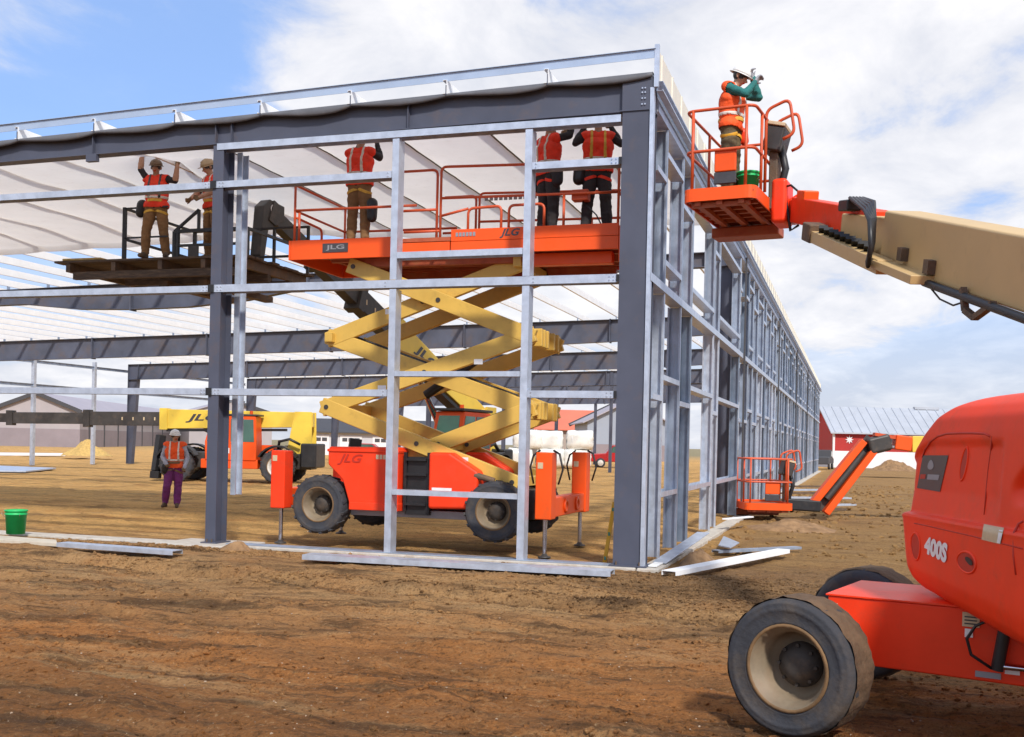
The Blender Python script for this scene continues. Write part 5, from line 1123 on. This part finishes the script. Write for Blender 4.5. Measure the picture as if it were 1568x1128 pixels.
for s_, b_ in ((5.2, -.12), (5.9, -.16)): ob('boom_bracket', MB().bar(sd_(s_, b_, -.02), sd_(s_ + .12, b_, -.02), .10, .12, bup), 'rusty_steel', bm0)
# basket at the boom tip
bx = V((.991, -.133, 0)); bo = at(1045, 296, D=14.5); BM = frame(bo, bx)
basket(FL, BM, 0.98, 1.95); console(FL, BM, 0.98, 1.95)
ob('rotator', MB(BM).bb(1.0, 1.22, 0.85, 1.35, -0.30, 0.32), 'lift_red', FL, bevel=0.06, seg=3)
mb = MB(); mb.bar(BM @ V((1.2, 1.1, .05)), bp(.05, 0, 0), 0.12, 0.30); ob('rotator_arm', mb, 'lift_red', FL, bevel=0.02)
mb = MB(); q0 = BM @ V((1.2, 0.9, 0)); mb.tube([q0, q0.lerp(bp(.2), .5) + V((0, 0, -.35)), bp(.4, 0, -.2)], .018, 6); mb.tube([q0 + V((0, 0, .2)), q0.lerp(bp(.2), .5) + V((0, -.1, .25)), bp(.5, 0, .2)], .016, 6); ob('hose', mb, 'black', FL)
bucket('green bucket on the floor of the raised boom lift basket', BM @ V((.74, .62, .002)), 0.15, 0.36)

# ---- second boom lift: jib folded down with its empty basket by the right wall
JL = thing('boom_lift', 'orange jib boom lift with empty basket lowered beside the long right wall', 'boom lift', (9.2, 14.6, 0))
jo = at(1141, 780, D=25.6); JM = frame((jo.x, jo.y, 0.36), rt)
basket(JL, JM, 1.15, 1.8); console(JL, JM, 1.15, 1.8)
e0, e1, e2, e3 = at(1254, 778, D=26.6), at(1338, 672, D=26.6), at(1394, 680, D=26.6), at(1430, 679, D=26.6)
ob('rotator', MB().bar(JM @ V((1.15, .9, .0)), e0 + V((0, 0, .05)), 0.3, 0.28), 'black', JL, bevel=0.04)
dj = (e1 - e0).normalized(); uj = V((0, 0, 1)); sj = dj.cross(fw).normalized()
for s in (-1, 1): ob('jib_plate', MB().bar(e0 + sj*s*.20, e1 + sj*s*.17 - dj*.2, 0.26, 0.17, sj), 'orange', JL, bevel=0.02)
mb = MB(); mb.cyl(e0 + dj*.3, e1 - dj*.4, 0.09); ob('jib_cylinder', mb, 'boom_dark', JL)
ob('jib_back', MB().bar(e0 + fw*.12, e1 + fw*.12, 0.06, 0.34, sj), 'boom_dark', JL)
ob('jib_joint', MB().bar(e1 - dj*.25, e1 + (e2 - e1)*.45, 0.30, 0.42), 'boom_dark', JL, bevel=0.08)
ob('link_arm', MB().bar(e1 + V((0, 0, .12)), e2 + V((0, 0, .10)), 0.2, 0.08), 'rail_orange', JL); ob('link_arm', MB().bar(e1 + V((0, 0, -.15)), e2 + V((0, 0, -.10)), 0.2, 0.05), 'chrome', JL)
ob('boom_end', MB().bar(e1.lerp(e2, .55), e2 + V((0, 0, 0)), 0.3, 0.36), 'orange', JL, bevel=0.03)
tj = V((9.0, 15.1, 2.0)); ob('boom', MB().bar(e2, tj, 0.32, 0.40), 'machine_yellow', JL, bevel=0.02)
JC = frame((9.2, 14.6, 0), rt)
ob('chassis', MB(JC).bb(-1.4, 1.4, -.5, .5, .4, .8), 'orange', JL, bevel=0.03); ob('engine_hood', MB(JC).bb(-.6, 1.5, -1.1, 1.1, .95, 1.95), 'orange', JL, bevel=0.2, seg=4)
ob('slew_ring', MB(JC).cyl((0, 0, .8), (0, 0, .95), .5, n=24), 'boom_dark', JL)
for x in (-1.2, 1.2):
    for s in (-1, 1): wheel(JL, (x, s*.95, .4), (0, s, 0), .4, .32, 'rim_tan', 'rubber', 12, False, JC)

# ------------------------------------------------------------------ people
def capsule(a, b, ra, rb, n=12):
    a, b = V(a), V(b); d = b - a; L_ = d.length
    d = d.normalized() if L_ > 1e-5 else V((0, 0, 1)); p = d.orthogonal().normalized(); q = d.cross(p); rings = []
    for t in (-1.35, -0.9, -0.45, 0): rings.append((a + d*ra*math.sin(t), ra*math.cos(t)))
    for t in (0, 0.45, 0.9, 1.35): rings.append((b + d*rb*math.sin(t), rb*math.cos(t)))
    vs = [c + (p*math.cos(2*math.pi*i/n) + q*math.sin(2*math.pi*i/n))*r for c, r in rings for i in range(n)]
    fs = [(k*n+i, k*n+(i+1) % n, (k+1)*n+(i+1) % n, (k+1)*n+i) for k in range(len(rings)-1) for i in range(n)] + [tuple(range(n))[::-1], tuple((len(rings)-1)*n+i for i in range(n))]
    return vs, fs
def person(label, loc, rz, J, cols, hat='hat_white', vest='vest', extras=(), s=1.0, hat_brim=True, long_vest=True, pants_loose=1.0):
    # J: joint positions in local metres, facing -y; x is the viewer's right when facing the viewer
    g = {k: V(v) for k, v in J.items()}; prims = []
    def cap(a, b, ra, rb, tg): prims.append((V(a), V(b), ra, rb, tg))
    pel, ch, nk, hd = g['pelvis'], g['chest'], g['neck'], g['head']; look = g['look'].normalized()
    ax = (g['sh_r'] - g['sh_l']).normalized(); hx = (g['hip_r'] - g['hip_l']).normalized()
    cap(g['hip_l'] + V((0, 0, .03)), g['hip_r'] + V((0, 0, .03)), .125, .125, 'pants'); cap(pel, pel.lerp(ch, .5), .135, .140, 'torso')
    for q in (-.065, .065): cap(pel.lerp(ch, .35) + ax*q, ch + ax*q*1.2, .122, .135, 'torso')
    cap(ch - ax*.085, ch + ax*.085, .132, .132, 'torso')
    cap(ch.lerp(nk, .55) - ax*.11, ch.lerp(nk, .55) + ax*.11, .088, .088, 'torso'); cap(g['sh_l'], nk.lerp(ch, .15), .070, .062, 'torso'); cap(g['sh_r'], nk.lerp(ch, .15), .070, .062, 'torso')
    cap(nk, hd, .056, .054, 'skin')
    upv = (hd - nk).normalized(); lk = (look - upv*look.dot(upv)).normalized(); sdv = lk.cross(upv)
    cap(hd - lk*.018 + upv*.028, hd + lk*.012 + upv*.028, .090, .086, 'hair'); cap(hd + lk*.022 - upv*.035, hd + lk*.034 - upv*.072, .068, .042, 'skin'); cap(hd + lk*.045 + upv*.0, hd + lk*.03 - upv*.05, .060, .052, 'skin')
    cap(hd + lk*.098 - upv*.004, hd + lk*.118 - upv*.030, .010, .016, 'skin')                      # nose
    for q in (-1, 1): cap(hd + sdv*q*.088 + upv*.012 - lk*.01, hd + sdv*q*.090 - upv*.022, .017, .012, 'skin')   # ears
    for q in (-1, 1): cap(hd + lk*.090 + sdv*q*.032 + upv*.026, hd + lk*.090 + sdv*q*.036 + upv*.026, .010, .010, 'hair')  # eyes and brows
    cap(hd + lk*.088 - sdv*.018 - upv*.055, hd + lk*.088 + sdv*.018 - upv*.055, .010, .010, 'lip')
    for sd in ('l', 'r'):
        sh, el, wr = g['sh_' + sd], g['el_' + sd], g['wr_' + sd]
        cap(sh, el, .066, .053, 'sleeve'); cap(el, el.lerp(wr, .35), .053, .055, cols.get('fore', 'sleeve')); cap(el.lerp(wr, .35), wr, .052, .038, cols.get('fore', 'sleeve'))
        fd = (wr - el).normalized(); hv = g.get('hand_' + sd); fd = hv.normalized() if hv else fd
        sp = fd.cross(look); sp = sp.normalized() if sp.length > .2 else fd.orthogonal().normalized(); pn = sp.cross(fd).normalized(); k = 1 if sd == 'r' else -1
        pb = wr + fd*.02
        for q in (-.026, -.008, .010, .028): cap(pb + sp*q*.7, wr + fd*.095 + sp*q, .020, .017, 'hand')
        cv = g.get('curl', V((.5, 0, 0))).x
        for q, ln in ((-.033, .058), (-.011, .072), (.012, .076), (.034, .066)):
            b0 = wr + fd*.100 + sp*q; m1 = b0 + (fd*math.cos(cv) + pn*math.sin(cv))*ln*.52; m2 = m1 + (fd*math.cos(cv*2.1) + pn*math.sin(cv*2.1))*ln*.48
            cap(b0, m1, .0115, .0105, 'hand'); cap(m1, m2, .0105, .0095, 'hand')
        t0 = wr + fd*.035 + sp*.026; t1_ = t0 + (fd*.6 + sp*.75 + pn*.35).normalized()*.045; t2_ = t1_ + (fd*.85 + sp*.25 + pn*.45).normalized()*.034; cap(t0, t1_, .016, .013, 'hand'); cap(t1_, t2_, .0125, .0105, 'hand')
        hp, kn, an = g['hip_' + sd], g['kn_' + sd], g['an_' + sd]; w_ = pants_loose
        cap(hp, hp.lerp(kn, .5), .105, .094*w_, 'pants'); cap(hp.lerp(kn, .5), kn, .094*w_, .076*w_, 'pants'); cap(kn, kn.lerp(an, .4), .076*w_, .078*w_, 'pants'); cap(kn.lerp(an, .4), an + (kn - an).normalized()*.03, .078*w_, .066*w_, 'pants')
        toe = g['toe_' + sd]; cap(an + V((0, 0, .02)), an, .055, .052, 'boot'); heel = an + (an - toe).normalized()*.035; heel.z = toe.z + .008
        cap(heel, toe, .044, .040, 'boot'); cap(an, an.lerp(toe, .6), .05, .042, 'boot')
    for e in extras:
        if e[0] == 'pouch': cap(e[1], e[2], e[3], e[3]*.9, 'pouch')
    mb = MB()
    for a, b, ra, rb, tg in prims: mb.add(*capsule(a, b, ra, rb))
    me = bpy.data.meshes.new('person'); me.from_pydata(mb.v, [], mb.f); o = bpy.data.objects.new('tmp', me); COL.objects.link(o)
    r = o.modifiers.new('r', 'REMESH'); r.mode = 'VOXEL'; r.voxel_size = .0105; sm = o.modifiers.new('s', 'SMOOTH'); sm.factor = .5; sm.iterations = 3
    bpy.context.view_layer.update(); m2 = bpy.data.meshes.new_from_object(o.evaluated_get(bpy.context.evaluated_depsgraph_get())); bpy.data.objects.remove(o)
    n = len(m2.vertices); co = np.empty(n*3); m2.vertices.foreach_get('co', co); co = co.reshape(-1, 3); no = np.empty(n*3); m2.vertices.foreach_get('normal', no); no = no.reshape(-1, 3)
    best = np.full(n, 1e9); idx = np.zeros(n, int)
    for i, (a, b, ra, rb, tg) in enumerate(prims):
        A = np.array(a); Bv = np.array(b) - A; L2 = max(Bv @ Bv, 1e-9); t = np.clip(((co - A) @ Bv) / L2, 0, 1); dist = np.linalg.norm(co - A - t[:, None]*Bv, axis=1) - (ra + (rb - ra)*t)
        if tg == 'lip' : dist = dist - .002
        k = dist < best; best[k] = dist[k]; idx[k] = i
    # cloth folds
    tags = np.array([p[4] for p in prims]); vt = tags[idx]
    for i in range(n):
        if vt[i] in ('pants', 'sleeve', 'torso'):
            c = co[i]; w = noise.noise(V((c[0]*9, c[1]*9, c[2]*22))) * .008 + noise.noise(V((c[0]*5 + 3, c[1]*5, c[2]*9))) * .008; co[i] = c + no[i]*w
    m2.vertices.foreach_set('co', co.reshape(-1)); m2.update()
    order = ['torso', 'sleeve', 'pants', 'skin', 'hair', 'hand', 'boot', 'lip', 'pouch', 'fore']; mm = {'torso': cols['shirt'], 'sleeve': cols['shirt'], 'pants': cols['pants'], 'skin': 'skin', 'hair': cols.get('hair', 'hat_dark'), 'hand': cols.get('hand', 'glove'), 'boot': 'boot', 'lip': 'dark_red', 'pouch': cols.get('pouch', 'black'), 'fore': 'skin'}
    m2.materials.clear()
    for k in order: m2.materials.append(MATS[mm[k]])
    ti = np.array([order.index(t) for t in tags])[idx]; nf = len(m2.polygons); fv = [tuple(p.vertices) for p in m2.polygons]
    m2.polygons.foreach_set('material_index', [int(ti[f[0]]) for f in fv]); m2.polygons.foreach_set('use_smooth', [True]*nf)
    m2.name = 'person'; P = bpy.data.objects.new('person', m2); COL.objects.link(P); P.location = loc; P.rotation_euler = (0, 0, rz); P.scale = (s, s, s); tag(P, label, 'person')
    # vest: torso surface lifted off the shirt
    def shell(name, sel, off, m, par):
        fi = [f for f in fv if all(sel[v] for v in f)]
        if len(fi) < 4: return None
        used = sorted({v for f in fi for v in f}); mp_ = {v: i for i, v in enumerate(used)}
        me = bpy.data.meshes.new(name); me.from_pydata([tuple(co[v] + no[v]*(off + .006*noise.noise(V(co[v])*14))) for v in used], [], [tuple(mp_[v] for v in f) for f in fi]); me.polygons.foreach_set('use_smooth', [True]*len(fi)); me.materials.append(MATS[m])
        q = bpy.data.objects.new(name, me); COL.objects.link(q); q.parent = par; sd_ = q.modifiers.new('solid', 'SOLIDIFY'); sd_.thickness = .008; return q
    zlo = pel.z - (.06 if long_vest else -.03); rel = co - np.array(ch); lat = rel @ np.array(ax)
    tv = np.isin(vt, ['torso']) | ((vt == 'pants') & (co[:, 2] > pel.z - .10) & (np.abs(lat) < .22)); below_neck = (co - np.array(nk)) @ np.array((ch - nk).normalized()) > -.012
    sel = tv & (co[:, 2] > zlo) & below_neck
    v = shell('vest', sel, .016, vest, P)
    if v:
        front = (rel @ np.array(lk)); band = sel & (np.abs(co[:, 2] - (pel.z + .12)) < .024); shell('reflective_stripe', band, .022, 'reflective', P)
        br = sel & (np.abs(np.abs(lat) - .095) < .021) & (co[:, 2] > pel.z + .10); shell('reflective_stripe', br, .022, cols.get('stripe', 'reflective'), P)
    if 'harness' in cols:
        for sd in ('l', 'r'):
            hp, kn = g['hip_' + sd], g['kn_' + sd]; mb = MB(); q = hp.lerp(kn, .22); d = (kn - hp).normalized(); mb.lathe([(.112, -.022), (.119, 0), (.112, .022)], q, (d + V((.35 if sd == 'l' else -.35, 0, .2))).normalized(), 20); ob('harness_strap', mb, cols['harness'], P, True)
        mb = MB(); mb.lathe([(.165, -.025), (.172, 0), (.165, .025)], pel + V((0, 0, .06)), (0, 0, 1), 24); ob('tool_belt', mb, cols.get('belt', 'glove'), P, True)
    # hard hat
    tl = (upv*1.0 - lk*.10).normalized(); c0 = hd + upv*.045 - lk*.004; HMx = frame(c0, lk, tl.cross(lk)); mb = MB(); rows = []
    for i in range(9):
        t = i/8*math.pi/2; rows.append([HMx @ V((.132*math.cos(t)*math.cos(a), .112*math.cos(t)*math.sin(a), .115*math.sin(t))) for a in [2*math.pi*j/28 for j in range(28)]])
    mb.grid(rows, True, True)
    ext = [HMx @ V(((.148 + (.050 if math.cos(a) > 0 else .018 if hat_brim else .0)*abs(math.cos(a)))*math.cos(a), .124*math.sin(a), -.012)) for a in [2*math.pi*j/28 for j in range(28)]]
    mb.grid([rows[0], ext], True, True); hh = ob('hard_hat', mb, hat, P, True); sq = hh.modifiers.new('solid', 'SOLIDIFY'); sq.thickness = .006
    mb = MB(); mb.bar(HMx @ V((-.11, 0, .075)), HMx @ V((.0, 0, .116)), .03, .012); mb.bar(HMx @ V((.0, 0, .116)), HMx @ V((.11, 0, .075)), .03, .012); ob('hat_ridge', mb, hat, hh, True)
    return P
BASE = dict(pelvis=(0, 0, .98), chest=(0, 0, 1.30), neck=(0, .01, 1.50), head=(0, -.01, 1.645), look=(0, -1, 0), sh_l=(-.185, 0, 1.44), sh_r=(.185, 0, 1.44), el_l=(-.24, .03, 1.15), el_r=(.24, .03, 1.15), wr_l=(-.24, -.08, .92), wr_r=(.24, -.08, .92),
            hip_l=(-.09, 0, .93), hip_r=(.09, 0, .93), kn_l=(-.12, -.02, .50), kn_r=(.12, -.02, .50), an_l=(-.13, .01, .10), an_r=(.13, .01, .10), toe_l=(-.15, -.16, .042), toe_r=(.15, -.16, .042))
def pose(**k): d = dict(BASE); d.update(k); return d
faceZ = lambda a: CAM_YAW + R(a)               # 0 faces the camera
# worker on the ground at left, walking towards the camera, face turned to the right
p = at(266, 776, Z=0)
person('worker in purple trousers and orange vest walking towards the camera', (p.x, p.y, gh(p.x, p.y) - .003), faceZ(8),
       pose(look=(.45, -.9, 0), el_l=(-.275, .02, 1.16), wr_l=(-.14, -.20, 1.0), el_r=(.275, .03, 1.16), wr_r=(.24, -.12, .93), kn_l=(-.14, -.12, .50), an_l=(-.20, .05, .12), toe_l=(-.23, -.11, .042), kn_r=(.09, -.03, .50), an_r=(.08, -.06, .10), toe_r=(.10, -.23, .042), curl=(.9, 0, 0)),
       dict(shirt='shirt_grey', pants='pants_purple', hand='glove', harness='glove', belt='glove'), 'hat_white', 'vest_orange', [('pouch', (-.20, -.10, .95), (-.20, -.10, .85), .085)], 1.04, pants_loose=1.18)
# on the plank platform: arms raised, facing the camera
p = at(238, 391, Y=2.12); zf = 4.905
person('worker in brown trousers with both arms raised on plank platform', (p.x, p.y, zf), faceZ(-4),
       pose(look=(.1, -1, .25), neck=(-.02, .0, 1.50), head=(-.01, -.03, 1.64), el_l=(-.30, -.02, 1.62), wr_l=(-.26, -.06, 1.90), el_r=(.36, -.05, 1.40), wr_r=(.40, -.08, 1.68), kn_l=(-.16, -.05, .50), an_l=(-.19, 0, .10), toe_l=(-.22, -.17, .042), kn_r=(.15, -.03, .50), an_r=(.19, .02, .10), toe_r=(.23, -.15, .042), curl=(.4, 0, 0)),
       dict(shirt='shirt_dark', pants='pants_brown', hand='glove', fore='fore', harness='harness', belt='harness', stripe='decal_dark'), 'hat_brown', 'vest', [('pouch', (-.27, .02, .98), (-.30, .02, .84), .10)], 1.01, pants_loose=1.12)
p = at(325, 391, Y=2.5)
person('worker in tan hard hat half hidden behind the left column', (p.x, p.y, zf), faceZ(-40),
       pose(look=(-.2, -1, -.3), neck=(0, -.06, 1.49), head=(0, -.12, 1.62), chest=(0, -.03, 1.30), el_l=(-.26, -.14, 1.20), wr_l=(-.14, -.36, 1.05), el_r=(.26, -.12, 1.20), wr_r=(.12, -.34, 1.05), curl=(1.1, 0, 0)),
       dict(shirt='shirt_dark', pants='pants_brown', hand='glove', fore='fore', harness='harness', belt='harness', pouch='glove'), 'hat_tan', 'vest', [('pouch', (.24, .02, .98), (.26, .02, .84), .09)], 1.04, pants_loose=1.1)
# on the scissor lift
zf = 4.82
p = at(549, 362, Y=1.08)
person('worker in brown trousers seen from behind on left end of scissor lift', (p.x, p.y, zf), faceZ(160),
       pose(look=(0, -1, .5), neck=(0, .0, 1.50), head=(0, .0, 1.64), el_l=(-.24, -.20, 1.40), wr_l=(-.14, -.28, 1.68), el_r=(.22, -.18, 1.42), wr_r=(.12, -.25, 1.70), kn_l=(-.10, -.02, .5), an_l=(-.11, .0, .1), curl=(.4, 0, 0)),
       dict(shirt='shirt_dark', pants='pants_brown', hand='glove', harness='harness', belt='glove'), 'hat_white', 'vest', [('pouch', (-.26, .06, .62), (-.27, .08, .40), .09)], 1.02, pants_loose=1.1)
p = at(838, 347, Y=1.10)
person('worker in black with one arm up beside the second front wall stud', (p.x, p.y, zf), faceZ(125),
       pose(look=(.1, -1, .4), el_l=(-.25, -.18, 1.50), wr_l=(-.22, -.30, 1.78), el_r=(.24, -.16, 1.36), wr_r=(.10, -.30, 1.58), curl=(.4, 0, 0)),
       dict(shirt='shirt_dark', pants='pants_black', hand='glove', harness='vest', belt='glove', pouch='shirt_dark'), 'hat_white', 'vest', [('pouch', (.24, -.04, .95), (.26, -.04, .80), .10), ('pouch', (-.24, .02, .95), (-.26, .02, .80), .09)], 1.02, pants_loose=1.15)
p = at(913, 347, Y=1.12)
person('worker in black trousers seen from behind next to the corner column', (p.x, p.y, zf), faceZ(178),
       pose(look=(0, -1, .4), el_l=(-.33, -.04, 1.36), wr_l=(-.20, -.16, 1.62), el_r=(.33, -.04, 1.36), wr_r=(.20, -.16, 1.62), kn_l=(-.13, -.02, .5), an_l=(-.16, .0, .1), kn_r=(.13, -.02, .5), an_r=(.16, 0, .1), curl=(.8, 0, 0)),
       dict(shirt='shirt_dark', pants='pants_black', hand='glove', harness='vest', belt='shirt_dark', stripe='harness'), 'hat_dark', 'vest', [('pouch', (.25, .02, .97), (.27, .02, .82), .10)], 1.03, pants_loose=1.12)
# in the boom lift basket, hand to the hard hat
q = BM @ V((.50, .55, .002))
person('worker in teal sleeves and white hard hat standing in raised basket', q, faceZ(62),
       pose(look=(0, -1, -.25), neck=(0, -.05, 1.49), head=(0, -.11, 1.61), chest=(0, -.02, 1.30), el_r=(.17, -.32, 1.36), wr_r=(.10, -.26, 1.60), sh_r=(.185, -.04, 1.44), el_l=(-.24, -.26, 1.30), wr_l=(-.10, -.34, 1.48), kn_l=(-.11, -.02, .5), curl=(.9, 0, 0)),
       dict(shirt='shirt_green', pants='pants_olive', hand='decal_grey', harness='level_yellow', belt='harness', pouch='lift_red'), 'hat_white', 'vest_orange', [('pouch', (.22, -.10, .93), (.23, -.12, .82), .07)], 1.03, pants_loose=1.1)

render = scene.render; render.resolution_x = 1024; render.resolution_y = 737
scene.cycles.max_bounces = 6; scene.cycles.use_denoising = True
